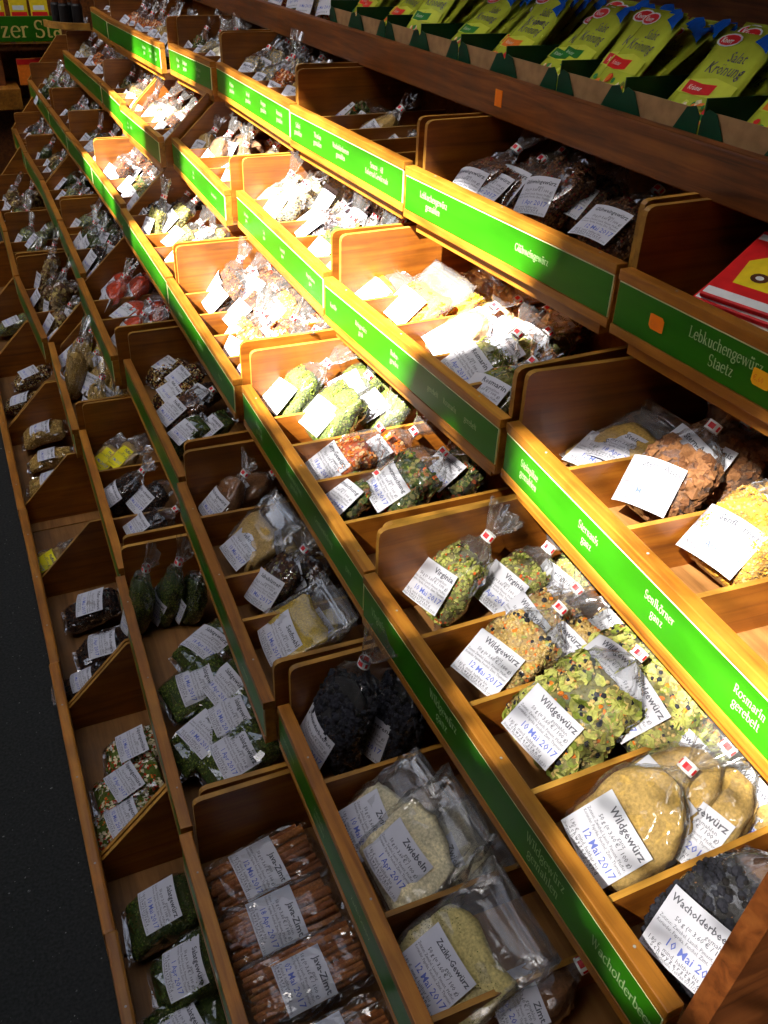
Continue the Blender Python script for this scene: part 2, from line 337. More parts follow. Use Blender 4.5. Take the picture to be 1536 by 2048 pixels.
DIV={(5, 0): [0.632], (5, 1): [], (5, 2): [0.109, 0.24, 0.358, 0.497], (5, 3): [0.131, 0.266, 0.407, 0.567], (5, 4): [0.178, 0.276, 0.366, 0.503], (4, 0): [0.262, 0.401, 0.555], (4, 1): [0.135, 0.266, 0.407, 0.556], (4, 2): [0.12, 0.262, 0.4, 0.601], (4, 3): [0.122, 0.266, 0.394, 0.535, 0.725], (4, 4): [0.162, 0.269, 0.37, 0.487], (3, 0): [0.126, 0.279, 0.435, 0.58], (3, 1): [0.148, 0.286, 0.425, 0.557], (3, 2): [0.138, 0.272, 0.415, 0.567], (3, 3): [0.146, 0.281, 0.418, 0.637], (3, 4): [0.117, 0.353], (2, 0): [0.156, 0.301, 0.531], (2, 1): [0.224, 0.36, 0.577], (2, 2): [], (2, 3): [0.294, 0.462, 0.674], (2, 4): [0.277, 0.468, 0.571], (1, 0): [], (1, 1): [], (1, 2): [0.228, 0.473], (1, 3): [0.678], (1, 4): [0.267, 0.535, 0.714]}
BAGS=[
(3, 0, 'tied', 'virginia', 0.579, 0.975, 0.775, 0.134, 0.093, 0.055, 40, 5, -3, 'Virginia'),
(3, 0, 'tied', 'virginia', 0.68, 0.942, 0.765, 0.112, 0.09, 0.055, 45, 7, -2, 'Virginia'),
(3, 0, 'tied', 'virginia', 0.754, 0.916, 0.763, 0.112, 0.09, 0.055, 50, -3, 0, 'Virginia'),
(3, 0, 'tied', 'wildmix', 0.583, 0.793, 0.77, 0.134, 0.107, 0.055, 50, 7, -4, 'Wildgewürz'),
(3, 0, 'tied', 'wildmix', 0.682, 0.806, 0.76, 0.123, 0.096, 0.055, 60, 12, -5, 'Wildgewürz'),
(3, 0, 'tied', 'wildmix', 0.76, 0.78, 0.756, 0.112, 0.09, 0.055, 62, 7, -2, 'Wildgewürz'),
(3, 0, 'tied', 'wildganz', 0.593, 0.652, 0.786, 0.161, 0.138, 0.072, 48, 9, -4, 'Wildgewürz'),
(3, 0, 'tied', 'wildganz', 0.705, 0.625, 0.792, 0.15, 0.13, 0.072, 52, 5, -1, 'Wildgewürz'),
(3, 0, 'tied', 'chili', 0.795, 0.603, 0.759, 0.118, 0.102, 0.055, 60, -1, 0, 'Wildgewürz'),
(3, 0, 'tied', 'powder_tan', 0.563, 0.488, 0.774, 0.144, 0.119, 0.055, 48, 7, -2, 'Wildgewürz '),
(3, 0, 'tied', 'powder_tan', 0.662, 0.47, 0.765, 0.128, 0.107, 0.055, 54, 5, -2, 'Wildgewürz '),
(3, 0, 'tied', 'powder_tan', 0.746, 0.466, 0.763, 0.128, 0.107, 0.055, 58, 1, 0, 'Wildgewürz '),
(3, 0, 'tied', 'juniper', 0.574, 0.34, 0.781, 0.15, 0.113, 0.066, 46, 5, -2, 'Wacholderbeeren'),
(3, 1, 'tied', 'herb', 0.563, 1.692, 0.773, 0.135, 0.103, 0.061, 48, 7, -6, 'Majoran'),
(3, 1, 'tied', 'herb', 0.608, 1.566, 0.778, 0.146, 0.129, 0.067, 50, 7, -6, 'Kräuter-Gewürz'),
(3, 1, 'tied', 'herb', 0.726, 1.565, 0.769, 0.135, 0.116, 0.061, 55, 2, -2, 'Kräuter-Gewürz'),
(3, 1, 'tied', 'peel', 0.567, 1.399, 0.762, 0.112, 0.096, 0.055, 52, 7, -6, 'Curry-Gewürz'),
(3, 1, 'tied', 'leafdark', 0.637, 1.272, 0.771, 0.134, 0.124, 0.061, 52, 7, -4, 'Gewürzmischung'),
(3, 1, 'tied', 'leafdark', 0.751, 1.286, 0.76, 0.118, 0.107, 0.055, 58, -1, -1, 'Gewürzmischung'),
(3, 3, 'tied', 'peel', 0.566, 2.494, 0.762, 0.109, 0.083, 0.048, 42, 5, -4, 'Kurkuma'),
(3, 2, 'tied', 'brownlump', 0.585, 2.314, 0.773, 0.128, 0.103, 0.061, 44, 5, -2, 'Berberitzen'),
(3, 2, 'tied', 'brownlump', 0.709, 2.384, 0.77, 0.128, 0.103, 0.061, 50, 2, -3, 'Berberitzen'),
(3, 2, 'tied', 'brownlump', 0.735, 2.202, 0.767, 0.128, 0.116, 0.061, 56, -1, -2, 'Berberitzen'),
(3, 2, 'tied', 'mustard', 0.549, 2.062, 0.76, 0.104, 0.083, 0.048, 44, 5, -4, 'Bockshornklee'),
(3, 2, 'tied', 'peel', 0.642, 2.046, 0.753, 0.098, 0.09, 0.048, 56, -1, -1, 'Ingwer'),
(3, 2, 'tied', 'peel', 0.751, 2.09, 0.751, 0.098, 0.09, 0.048, 60, -1, -1, 'Ingwer'),
(3, 3, 'tied', 'pepper', 0.549, 3.172, 0.768, 0.109, 0.083, 0.061, 36, 2, 0, 'Piment'),
(3, 3, 'tied', 'pepper', 0.627, 3.151, 0.767, 0.109, 0.083, 0.061, 40, 2, 0, 'Piment'),
(3, 3, 'tied', 'pepper', 0.708, 3.162, 0.766, 0.109, 0.083, 0.061, 44, -1, 0, 'Piment'),
(3, 3, 'tied', 'herbpale', 0.588, 2.876, 0.76, 0.104, 0.103, 0.061, 56, 2, -4, 'Estragon'),
(3, 3, 'tied', 'herbpale', 0.679, 2.854, 0.758, 0.104, 0.103, 0.061, 60, 2, -2, 'Estragon'),
(3, 5, 'tied', 'brownlump', 0.573, 3.85, 0.762, 0.104, 0.09, 0.061, 50, 1, -2, 'Nelken'),
(3, 4, 'tied', 'graygrain', 0.66, 3.837, 0.76, 0.104, 0.097, 0.061, 56, -1, -2, 'Salz'),
(3, 4, 'tied', 'leafdark', 0.571, 3.53, 0.762, 0.104, 0.09, 0.061, 50, 1, -2, 'Lorbeer'),
(2, 0, 'tied', 'juniper', 0.38, 0.947, 0.574, 0.171, 0.113, 0.066, 16, 3, -2, 'Holunderbeeren'),
(2, 0, 'tied', 'juniper', 0.466, 0.92, 0.567, 0.155, 0.113, 0.066, 20, -1, -1, 'Holunderbeeren'),
(2, 0, 'zip', 'powder_cream', 0.395, 0.769, 0.542, 0.16, 0.11, 0.035, 56, 6, -3, 'Zwiebeln'),
(2, 0, 'zip', 'powder_cream', 0.404, 0.686, 0.56, 0.18, 0.132, 0.035, 56, 10, -7, 'Zwiebeln'),
(2, 0, 'zip', 'powder_cream', 0.463, 0.675, 0.543, 0.18, 0.132, 0.03, 66, 0, -2, 'Zwiebeln'),
(2, 0, 'zip', 'powder_zaz', 0.389, 0.523, 0.551, 0.185, 0.143, 0.04, 56, 8, -6, 'Zaziki-Gewürz'),
(2, 0, 'tied', 'powder_brown', 0.454, 0.458, 0.528, 0.096, 0.079, 0.05, 62, -3, -2, 'Zimt'),
(2, 1, 'tied', 'powder_brown', 0.386, 1.679, 0.541, 0.112, 0.085, 0.05, 44, 7, -3, 'Lebkuchengewürz'),
(2, 1, 'zip', 'powder_tan', 0.418, 1.503, 0.553, 0.17, 0.13, 0.04, 50, 10, -5, 'Selleriesalz'),
(2, 1, 'zip', 'powder_tan', 0.461, 1.486, 0.527, 0.12, 0.105, 0.035, 62, 0, -2, 'Selleriesalz'),
(2, 1, 'tied', 'leafblack', 0.405, 1.348, 0.544, 0.118, 0.09, 0.055, 46, 7, -4, 'Salbeiblätter'),
(2, 1, 'zip', 'powder_mus', 0.405, 1.198, 0.555, 0.17, 0.132, 0.045, 50, 8, -6, 'Senfmehl'),
(2, 1, 'zip', 'powder_mus', 0.456, 1.217, 0.529, 0.12, 0.099, 0.04, 62, -2, -2, 'Senfmehl'),
(2, 2, 'pillow', 'peppermix', 0.411, 2.432, 0.526, 0.12, 0.075, 0.04, 66, 14, -2, 'Pfeffer bunt'),
(2, 2, 'pillow', 'peppermix', 0.429, 2.281, 0.551, 0.13, 0.08, 0.04, 62, 6, -1, 'Pfeffer bunt'),
(2, 2, 'pillow', 'peppermix', 0.392, 2.245, 0.536, 0.13, 0.075, 0.04, 62, 20, -4, 'Pfeffer bunt'),
(2, 2, 'tied', 'brownlump', 0.401, 2.137, 0.539, 0.122, 0.097, 0.055, 58, 9, -4, 'Nelken '),
(2, 2, 'pillow', 'herbdark', 0.379, 2.018, 0.53, 0.12, 0.08, 0.035, 58, 12, -4, 'Rosmarin'),
(2, 2, 'pillow', 'herbdark', 0.443, 2.014, 0.537, 0.12, 0.08, 0.035, 62, 6, -2, 'Rosmarin'),
(2, 3, 'tied', 'powder_red', 0.404, 3.129, 0.539, 0.104, 0.09, 0.055, 46, 7, -4, 'Paprika'),
(2, 3, 'tied', 'powder_red', 0.496, 3.144, 0.536, 0.104, 0.09, 0.055, 54, 1, -2, 'Paprika'),
(2, 3, 'tied', 'powder_red', 0.398, 2.882, 0.53, 0.104, 0.103, 0.048, 60, 7, -4, 'Paprika'),
(2, 3, 'tied', 'powder_red', 0.462, 2.854, 0.529, 0.104, 0.103, 0.048, 62, 1, -2, 'Paprika'),
(2, 3, 'tied', 'powder_red', 0.408, 2.786, 0.524, 0.085, 0.09, 0.048, 62, 1, -2, 'Paprika'),
(2, 5, 'tied', 'herbdark', 0.398, 3.938, 0.545, 0.109, 0.09, 0.061, 20, -3, 0, 'Thymian'),
(2, 5, 'tied', 'herbdark', 0.475, 3.913, 0.545, 0.109, 0.097, 0.061, 36, -3, -1, 'Thymian'),
(2, 4, 'tied', 'herbdark', 0.378, 3.667, 0.543, 0.104, 0.097, 0.061, 36, -3, 0, 'Thymian'),
(1, 1, 'tied', 'herbgreen', 0.164, 1.648, 0.333, 0.144, 0.079, 0.055, 12, -3, 0, 'Salatgewürz'),
(1, 1, 'tied', 'herbgreen', 0.231, 1.657, 0.328, 0.134, 0.085, 0.05, 18, 5, -4, 'Salatgewürz'),
(1, 1, 'tied', 'herbgreen', 0.281, 1.637, 0.321, 0.118, 0.079, 0.05, 22, 7, -4, 'Salatgewürz'),
(1, 1, 'pillow', 'herbgreen', 0.28, 1.481, 0.299, 0.15, 0.1, 0.045, 74, 18, -1, 'Salatgewürz'),
(1, 1, 'pillow', 'herbgreen', 0.225, 1.342, 0.327, 0.15, 0.11, 0.045, 76, 12, -2, 'Salatgewürz'),
(1, 1, 'pillow', 'herbgreen', 0.206, 1.211, 0.314, 0.15, 0.1, 0.045, 74, 16, -2, 'Salatgewürz'),
(1, 1, 'pillow', 'herbgreen', 0.248, 1.128, 0.336, 0.15, 0.11, 0.045, 68, 18, -2, 'Salatgewürz'),
(1, 2, 'zip', 'powder_tan', 0.227, 2.404, 0.301, 0.11, 0.088, 0.03, 54, 16, -4, '*Pfeffer'),
(1, 2, 'zip', 'powder_tan', 0.272, 2.34, 0.327, 0.12, 0.094, 0.03, 50, -4, 3, '*Pfeffer'),
(1, 2, 'tied', 'pepper', 0.216, 2.152, 0.315, 0.112, 0.085, 0.055, 48, 11, -4, 'Pfeffer schwarz'),
(1, 2, 'tied', 'pepper', 0.281, 2.094, 0.311, 0.112, 0.09, 0.055, 56, 7, -4, 'Pfeffer schwarz'),
(1, 2, 'tied', 'pepper', 0.256, 1.978, 0.303, 0.096, 0.09, 0.05, 60, 9, -4, 'Pfeffer schwarz'),
(1, 3, 'tied', 'coriander', 0.194, 2.893, 0.348, 0.171, 0.097, 0.067, 14, -4, 0, 'Koriander'),
(1, 3, 'tied', 'coriander', 0.274, 2.844, 0.339, 0.153, 0.097, 0.067, 34, 7, -2, 'Koriander'),
(1, 3, 'tied', 'coriander', 0.343, 3.065, 0.335, 0.146, 0.097, 0.067, 38, -1, -1, '*Koriander'),
(1, 4, 'tied', 'mushroom', 0.226, 3.56, 0.355, 0.184, 0.122, 0.073, 16, 1, -1, 'Steinpilze'),
(1, 4, 'tied', 'mushroom', 0.232, 3.908, 0.35, 0.171, 0.116, 0.073, 18, -4, 0, 'Steinpilze'),
(1, 5, 'pillow', 'herbgray', 0.222, 4.395, 0.32, 0.13, 0.12, 0.05, 46, 2, 0, 'Lavendel'),
(1, 5, 'pillow', 'herbgray', 0.288, 4.524, 0.323, 0.13, 0.11, 0.05, 40, -3, -2, 'Lavendel'),
(1, 6, 'tied', 'mushroom', 0.186, 5.158, 0.331, 0.135, 0.103, 0.061, 22, -4, 0, 'Morcheln'),
(1, 6, 'tied', 'mushroom', 0.249, 5.041, 0.331, 0.135, 0.103, 0.061, 22, -3, -1, 'Morcheln'),
(1, 6, 'tied', 'mushroom', 0.307, 5.126, 0.33, 0.135, 0.103, 0.061, 34, -1, 0, 'Morcheln'),
(0, 5, 'pillow', 'herbgray', 0.053, 4.066, 0.08, 0.15, 0.09, 0.05, 70, -8, 0, 'Lindenblüten'),
(0, 4, 'pillow', 'peppermix', 0.071, 3.499, 0.078, 0.15, 0.09, 0.045, 70, 2, -1, 'Pfeffer bunt'),
(0, 4, 'pillow', 'peppermix', 0.022, 3.292, 0.075, 0.15, 0.09, 0.045, 72, -12, -1, 'Pfeffer bunt'),
(0, 3, 'pillow', 'coriander', 0.063, 3.013, 0.078, 0.15, 0.1, 0.055, 74, -2, -1, 'Pfeffer weiß'),
(0, 3, 'pillow', 'coriander', 0.064, 2.841, 0.071, 0.15, 0.075, 0.04, 74, 0, -3, 'Pfeffer weiß'),
(0, 3, 'pillow', 'coriander', 0.05, 2.681, 0.073, 0.15, 0.08, 0.045, 74, -4, -1, 'Pfeffer weiß'),
(0, 2, 'zip', 'powder_tan', 0.009, 2.267, 0.069, 0.12, 0.088, 0.03, 66, -4, 0, '*Pfeffer'),
(0, 2, 'pillow', 'pepper', 0.074, 1.985, 0.073, 0.15, 0.095, 0.05, 76, 0, -1, 'Pfeffer schwarz'),
(0, 2, 'pillow', 'pepper', 0.08, 1.81, 0.085, 0.15, 0.09, 0.045, 72, 4, -2, 'Pfeffer schwarz'),
(0, 1, 'pillow', 'pepper', 0.015, 1.724, 0.066, 0.15, 0.07, 0.035, 76, 0, -2, 'Pfeffer schwarz'),
(0, 1, 'pillow', 'vegmix', 0.092, 1.458, 0.073, 0.15, 0.085, 0.05, 76, -4, -1, 'Suppengemüse'),
(0, 1, 'pillow', 'vegmix', 0.056, 1.35, 0.085, 0.15, 0.085, 0.05, 74, 2, -2, 'Suppengemüse'),
(0, 1, 'pillow', 'vegmix', 0.03, 1.271, 0.071, 0.15, 0.07, 0.045, 76, -2, -2, 'Suppengemüse'),
(0, 1, 'pillow', 'herbdark', 0.062, 1.033, 0.083, 0.15, 0.11, 0.06, 72, -2, -1, 'Salatgewürz'),
(0, 0, 'pillow', 'herbdark', 0.082, 0.894, 0.104, 0.15, 0.11, 0.06, 66, 2, -2, 'Salatgewürz'),
(0, 0, 'pillow', 'herbdark', 0.052, 0.816, 0.075, 0.15, 0.1, 0.05, 74, -2, -2, 'Salatgewürz'),
(4, 0, 'zip', 'powder_brown2', 0.852, 0.958, 0.973, 0.15, 0.116, 0.025, 64, 10, -5, 'Steinpilze '),
(4, 0, 'zip', 'powder_brown2', 0.869, 0.939, 0.984, 0.14, 0.11, 0.025, 66, 6, -4, 'Steinpilze '),
(4, 0, 'tied', 'anise', 0.828, 0.815, 1.001, 0.134, 0.107, 0.066, 40, 3, -1, 'Stern-Anis'),
(4, 0, 'tied', 'anise', 0.938, 0.826, 0.997, 0.128, 0.107, 0.066, 46, -1, 0, 'Stern-Anis'),
(4, 0, 'tied', 'mustard', 0.832, 0.669, 1.002, 0.139, 0.113, 0.066, 44, 5, -3, 'Senfkörner'),
(4, 1, 'zip', 'flower', 0.764, 1.682, 0.98, 0.13, 0.099, 0.04, 58, 6, -5, 'Ringelblumen'),
(4, 1, 'zip', 'flower', 0.804, 1.571, 0.999, 0.17, 0.132, 0.045, 52, 10, -5, 'Ringelblumen'),
(4, 1, 'zip', 'flower', 0.972, 1.532, 0.979, 0.14, 0.121, 0.04, 62, 0, -2, ''),
(4, 1, 'tied', 'powder_peach', 0.799, 1.405, 0.984, 0.122, 0.103, 0.055, 58, 9, -6, 'Badengewürz'),
(4, 1, 'tied', 'powder_peach', 0.902, 1.401, 0.982, 0.122, 0.103, 0.055, 62, 3, -3, 'Badengewürz'),
(4, 1, 'tied', 'rosemary', 0.771, 1.266, 0.987, 0.122, 0.103, 0.055, 54, 9, -4, 'Rosmarin '),
(4, 1, 'tied', 'rosemary', 0.934, 1.326, 0.982, 0.122, 0.109, 0.055, 62, 3, -5, 'Rosmarin '),
(4, 1, 'tied', 'brownlump', 1.006, 1.358, 0.984, 0.122, 0.116, 0.061, 62, -3, -1, 'Zimtblüten'),
(4, 1, 'tied', 'rosemary', 0.751, 1.168, 0.982, 0.109, 0.097, 0.048, 50, 5, -4, 'Rosmarin '),
(4, 3, 'zip', 'graygrain', 0.785, 2.525, 0.991, 0.13, 0.094, 0.04, 40, 8, -4, 'Koriander '),
(4, 2, 'tied', 'graygrain', 0.833, 2.366, 1.0, 0.135, 0.097, 0.061, 40, 3, -2, 'Koriander '),
(4, 2, 'tied', 'graygrain', 0.915, 2.379, 0.998, 0.135, 0.097, 0.061, 46, 1, 0, 'Koriander '),
(4, 2, 'tied', 'graygrain', 0.972, 2.364, 0.99, 0.122, 0.097, 0.061, 52, -3, 0, 'Koriander '),
(4, 2, 'tied', 'lilac', 0.792, 2.156, 0.982, 0.109, 0.103, 0.055, 56, 7, -4, 'Lavendel '),
(4, 2, 'tied', 'lilac', 0.904, 2.163, 0.989, 0.122, 0.103, 0.061, 54, 1, -2, 'Lavendel '),
(4, 2, 'tied', 'lilac', 0.989, 2.146, 0.987, 0.122, 0.103, 0.061, 58, -3, -2, 'Lavendel '),
(4, 2, 'tied', 'powder_brown', 0.775, 2.041, 0.973, 0.091, 0.09, 0.048, 58, 3, -4, 'Zimt '),
(4, 4, 'tied', 'brownlump', 0.829, 3.259, 0.987, 0.116, 0.097, 0.055, 50, 1, -2, 'Kümmel'),
(4, 4, 'tied', 'brownlump', 0.907, 3.218, 0.983, 0.109, 0.097, 0.055, 54, -3, -1, 'Kümmel'),
(4, 3, 'tied', 'powder_tan', 0.809, 3.028, 0.979, 0.098, 0.097, 0.055, 56, 1, -2, 'Ingwer'),
(4, 3, 'tied', 'powder_brown', 0.861, 2.977, 0.979, 0.098, 0.097, 0.055, 56, 1, -2, 'Ingwer'),
(4, 3, 'tied', 'powder_cream', 0.751, 2.827, 0.966, 0.073, 0.078, 0.043, 60, 1, -2, 'Pilze'),
(4, 5, 'zip', 'mustard', 0.729, 3.92, 1.008, 0.15, 0.105, 0.055, 28, 4, -7, 'Senfkörner '),
(4, 4, 'tied', 'graygrain', 0.701, 3.499, 0.998, 0.128, 0.097, 0.061, 38, 3, -1, 'Kräuter'),
(4, 5, 'tied', 'mustard', 0.84, 3.908, 0.993, 0.122, 0.09, 0.061, 46, -3, -2, 'Senfkörner '),
(4, 4, 'tied', 'herbdark', 0.747, 3.464, 0.994, 0.122, 0.097, 0.061, 44, -1, 0, 'Kräuter'),
(4, 4, 'tied', 'herbdark', 0.802, 3.465, 0.991, 0.122, 0.103, 0.061, 50, -3, 0, 'Kräuter'),
(5, 1, 'tied', 'brownlump', 0.909, 1.562, 1.221, 0.122, 0.103, 0.061, 46, 1, -2, 'Glühweingewürz'),
(5, 1, 'tied', 'brownlump', 0.98, 1.513, 1.223, 0.128, 0.109, 0.061, 46, 1, -2, 'Glühweingewürz'),
(5, 1, 'tied', 'brownlump', 0.988, 1.423, 1.236, 0.146, 0.122, 0.067, 36, 1, -1, 'Glühweingewürz'),
(5, 1, 'tied', 'brownlump', 1.044, 1.396, 1.225, 0.135, 0.116, 0.061, 48, 3, -2, 'Glühweingewürz'),
(5, 1, 'tied', 'brownlump', 1.01, 1.261, 1.215, 0.116, 0.109, 0.055, 50, 5, -4, 'Glühweingewürz'),
(5, 2, 'zip', 'powder_tan', 0.97, 2.299, 1.203, 0.12, 0.099, 0.03, 56, 4, -4, 'Oregano'),
(5, 2, 'tied', 'powder_tan', 0.925, 2.113, 1.21, 0.109, 0.09, 0.048, 50, 1, -2, 'Thymian'),
(5, 2, 'zip', 'graygrain', 0.947, 2.058, 1.197, 0.1, 0.088, 0.03, 56, 6, -4, 'Gewürzsalz'),
(5, 5, 'tied', 'leafdark', 0.916, 3.729, 1.227, 0.128, 0.097, 0.061, 34, -1, -1, 'Salbei'),
(5, 5, 'tied', 'leafdark', 0.862, 3.708, 1.21, 0.104, 0.083, 0.048, 46, -1, -1, 'Salbei'),
(5, 5, 'tied', 'peel', 0.831, 4.15, 1.213, 0.109, 0.078, 0.048, 42, -1, -4, 'Kurkuma '),
(5, 4, 'tied', 'powder_cream', 0.96, 3.236, 1.215, 0.122, 0.09, 0.048, 50, -1, -2, 'Majoran'),
(5, 4, 'zip', 'powder_tan', 1.022, 3.184, 1.197, 0.1, 0.088, 0.03, 56, 0, -2, 'Majoran'),
(5, 3, 'tied', 'graygrain', 0.963, 2.904, 1.202, 0.098, 0.078, 0.043, 56, 1, -2, 'Majoran'),
(3, 7, 'tied', 'peel', 0.559, 5.075, 0.778, 0.135, 0.097, 0.061, 36, -4, 0, 'Curry'),
(3, 6, 'tied', 'leafdark', 0.633, 5.006, 0.771, 0.122, 0.103, 0.061, 44, -4, 0, 'Tee'),
(3, 6, 'tied', 'leafdark', 0.682, 5.004, 0.769, 0.122, 0.103, 0.061, 48, -4, 0, 'Tee'),
(3, 6, 'tied', 'powder_red', 0.609, 4.559, 0.763, 0.109, 0.097, 0.055, 46, -4, 0, 'Paprika'),
(3, 6, 'tied', 'powder_red', 0.665, 4.557, 0.761, 0.109, 0.097, 0.055, 52, -4, 0, 'Paprika'),
(2, 7, 'tied', 'herbgreen', 0.423, 5.384, 0.544, 0.109, 0.097, 0.061, 40, -4, 0, 'Minze'),
(2, 6, 'tied', 'mushroom', 0.404, 4.897, 0.55, 0.122, 0.097, 0.061, 36, -4, 0, 'Pilze'),
(2, 6, 'tied', 'mushroom', 0.455, 4.888, 0.549, 0.122, 0.097, 0.061, 40, -4, 0, 'Pilze'),
(2, 5, 'tied', 'herbdark', 0.423, 4.502, 0.548, 0.122, 0.103, 0.061, 44, -4, 0, 'Kräuter'),
(2, 5, 'tied', 'herbdark', 0.477, 4.493, 0.547, 0.122, 0.103, 0.061, 48, -4, 0, 'Kräuter'),
(2, 7, 'tied', 'herbgreen', 0.377, 5.766, 0.544, 0.109, 0.097, 0.061, 40, -4, 0, 'Minze'),
(2, 7, 'tied', 'herbgray', 0.452, 5.809, 0.544, 0.109, 0.097, 0.061, 44, -4, 0, 'Minze'),
(3, 7, 'tied', 'herbdark', 0.466, 5.489, 0.773, 0.122, 0.097, 0.061, 34, -4, 0, 'Kräuter'),
(3, 7, 'tied', 'herbgray', 0.534, 5.835, 0.773, 0.122, 0.097, 0.061, 34, -4, 0, 'Kräuter'),
(3, 7, 'tied', 'herbdark', 0.521, 5.478, 0.773, 0.122, 0.097, 0.061, 34, -4, 0, 'Kräuter'),
(3, 7, 'tied', 'herbgray', 0.593, 5.823, 0.773, 0.122, 0.097, 0.061, 34, -4, 0, 'Kräuter'),
(3, 7, 'tied', 'herbdark', 0.576, 5.466, 0.773, 0.122, 0.097, 0.061, 34, -4, 0, 'Kräuter'),
(3, 7, 'tied', 'herbgray', 0.651, 5.812, 0.773, 0.122, 0.097, 0.061, 34, -4, 0, 'Kräuter'),
(4, 6, 'tied', 'graygrain', 0.691, 5.694, 0.996, 0.122, 0.097, 0.061, 20, -4, 0, 'Pilze'),
(4, 6, 'tied', 'leafdark', 0.784, 5.695, 0.995, 0.122, 0.097, 0.061, 40, -4, 0, 'Pilze'),
(4, 6, 'tied', 'peel', 0.682, 4.96, 0.994, 0.122, 0.097, 0.061, 42, -4, 0, 'Ingwer'),
(4, 6, 'tied', 'graygrain', 0.796, 5.072, 0.989, 0.109, 0.09, 0.061, 46, -4, 0, 'Ingwer'),
(4, 6, 'tied', 'brownlump', 0.782, 4.605, 0.987, 0.109, 0.103, 0.061, 50, -4, 0, 'Nelken'),
(4, 6, 'tied', 'brownlump', 0.839, 4.607, 0.985, 0.109, 0.103, 0.061, 54, -4, 0, 'Nelken'),
(3, 0, 'tied', 'wildmix', 0.659, 0.841, 0.769, 0.107, 0.09, 0.055, 55, 3, -2, 'Wildgewürz'),
(3, 0, 'tied', 'wildganz', 0.709, 0.71, 0.779, 0.118, 0.102, 0.055, 60, 3, -2, 'Wildgewürz'),
(3, 0, 'tied', 'wildganz', 0.717, 0.57, 0.756, 0.107, 0.102, 0.055, 60, 3, -2, 'Wildgewürz'),
(3, 0, 'tied', 'powder_tan', 0.638, 0.504, 0.775, 0.118, 0.102, 0.055, 58, 3, -2, 'Wildgewürz '),
(3, 1, 'tied', 'herb', 0.705, 1.669, 0.779, 0.122, 0.109, 0.061, 58, 3, -2, 'Majoran'),
(3, 1, 'tied', 'peel', 0.657, 1.42, 0.751, 0.096, 0.09, 0.05, 60, 1, -2, 'Curry-Gewürz'),
(3, 1, 'tied', 'leafdark', 0.535, 1.305, 0.746, 0.091, 0.096, 0.044, 62, 5, -2, 'Gewürzmischung'),
(3, 2, 'tied', 'brownlump', 0.602, 2.173, 0.773, 0.122, 0.109, 0.061, 50, 3, -2, 'Berberitzen'),
(3, 2, 'tied', 'brownlump', 0.743, 2.376, 0.776, 0.122, 0.109, 0.061, 54, 1, -2, 'Berberitzen'),
(2, 1, 'tied', 'leafblack', 0.46, 1.354, 0.536, 0.107, 0.09, 0.055, 56, 1, -2, 'Salbeiblätter'),
(2, 1, 'tied', 'powder_brown', 0.448, 1.699, 0.535, 0.107, 0.09, 0.05, 54, 1, -2, 'Lebkuchengewürz'),
(2, 0, 'tied', 'juniper', 0.424, 0.977, 0.563, 0.128, 0.102, 0.055, 54, -3, -1, 'Holunderbeeren'),
(4, 0, 'tied', 'anise', 0.903, 0.847, 1.005, 0.118, 0.102, 0.061, 50, -1, 0, 'Stern-Anis'),
(4, 0, 'tied', 'mustard', 0.913, 0.692, 0.991, 0.128, 0.113, 0.061, 54, -1, 0, 'Senfkörner'),
(4, 1, 'tied', 'powder_peach', 0.878, 1.44, 0.985, 0.109, 0.103, 0.048, 62, 3, -2, 'Badengewürz'),
(4, 1, 'tied', 'rosemary', 0.848, 1.284, 0.987, 0.109, 0.103, 0.048, 60, 3, -3, 'Rosmarin '),
(4, 1, 'zip', 'flower', 0.899, 1.576, 0.996, 0.14, 0.121, 0.04, 60, 4, -3, ''),
(4, 2, 'tied', 'graygrain', 0.815, 2.437, 1.004, 0.122, 0.097, 0.061, 44, 1, -1, 'Koriander '),
(5, 1, 'tied', 'brownlump', 0.938, 1.524, 1.214, 0.116, 0.103, 0.055, 52, 1, -2, 'Glühweingewürz'),
(5, 3, 'tied', 'leafdark', 0.952, 2.359, 1.211, 0.109, 0.103, 0.055, 54, -1, -2, 'Salbei'),
(5, 3, 'tied', 'powder_tan', 0.952, 2.506, 1.211, 0.109, 0.097, 0.055, 54, -1, -2, 'Salbei'),
(1, 1, 'pillow', 'herbgreen', 0.272, 1.303, 0.338, 0.15, 0.1, 0.045, 66, 12, -1, 'Salatgewürz'),
(1, 1, 'pillow', 'herbgreen', 0.263, 1.212, 0.346, 0.15, 0.1, 0.04, 70, 10, -1, 'Salatgewürz'),
(2, 2, 'pillow', 'pepper', 0.453, 2.182, 0.54, 0.12, 0.08, 0.04, 60, 6, -1, 'Pfeffer schwarz'),
]
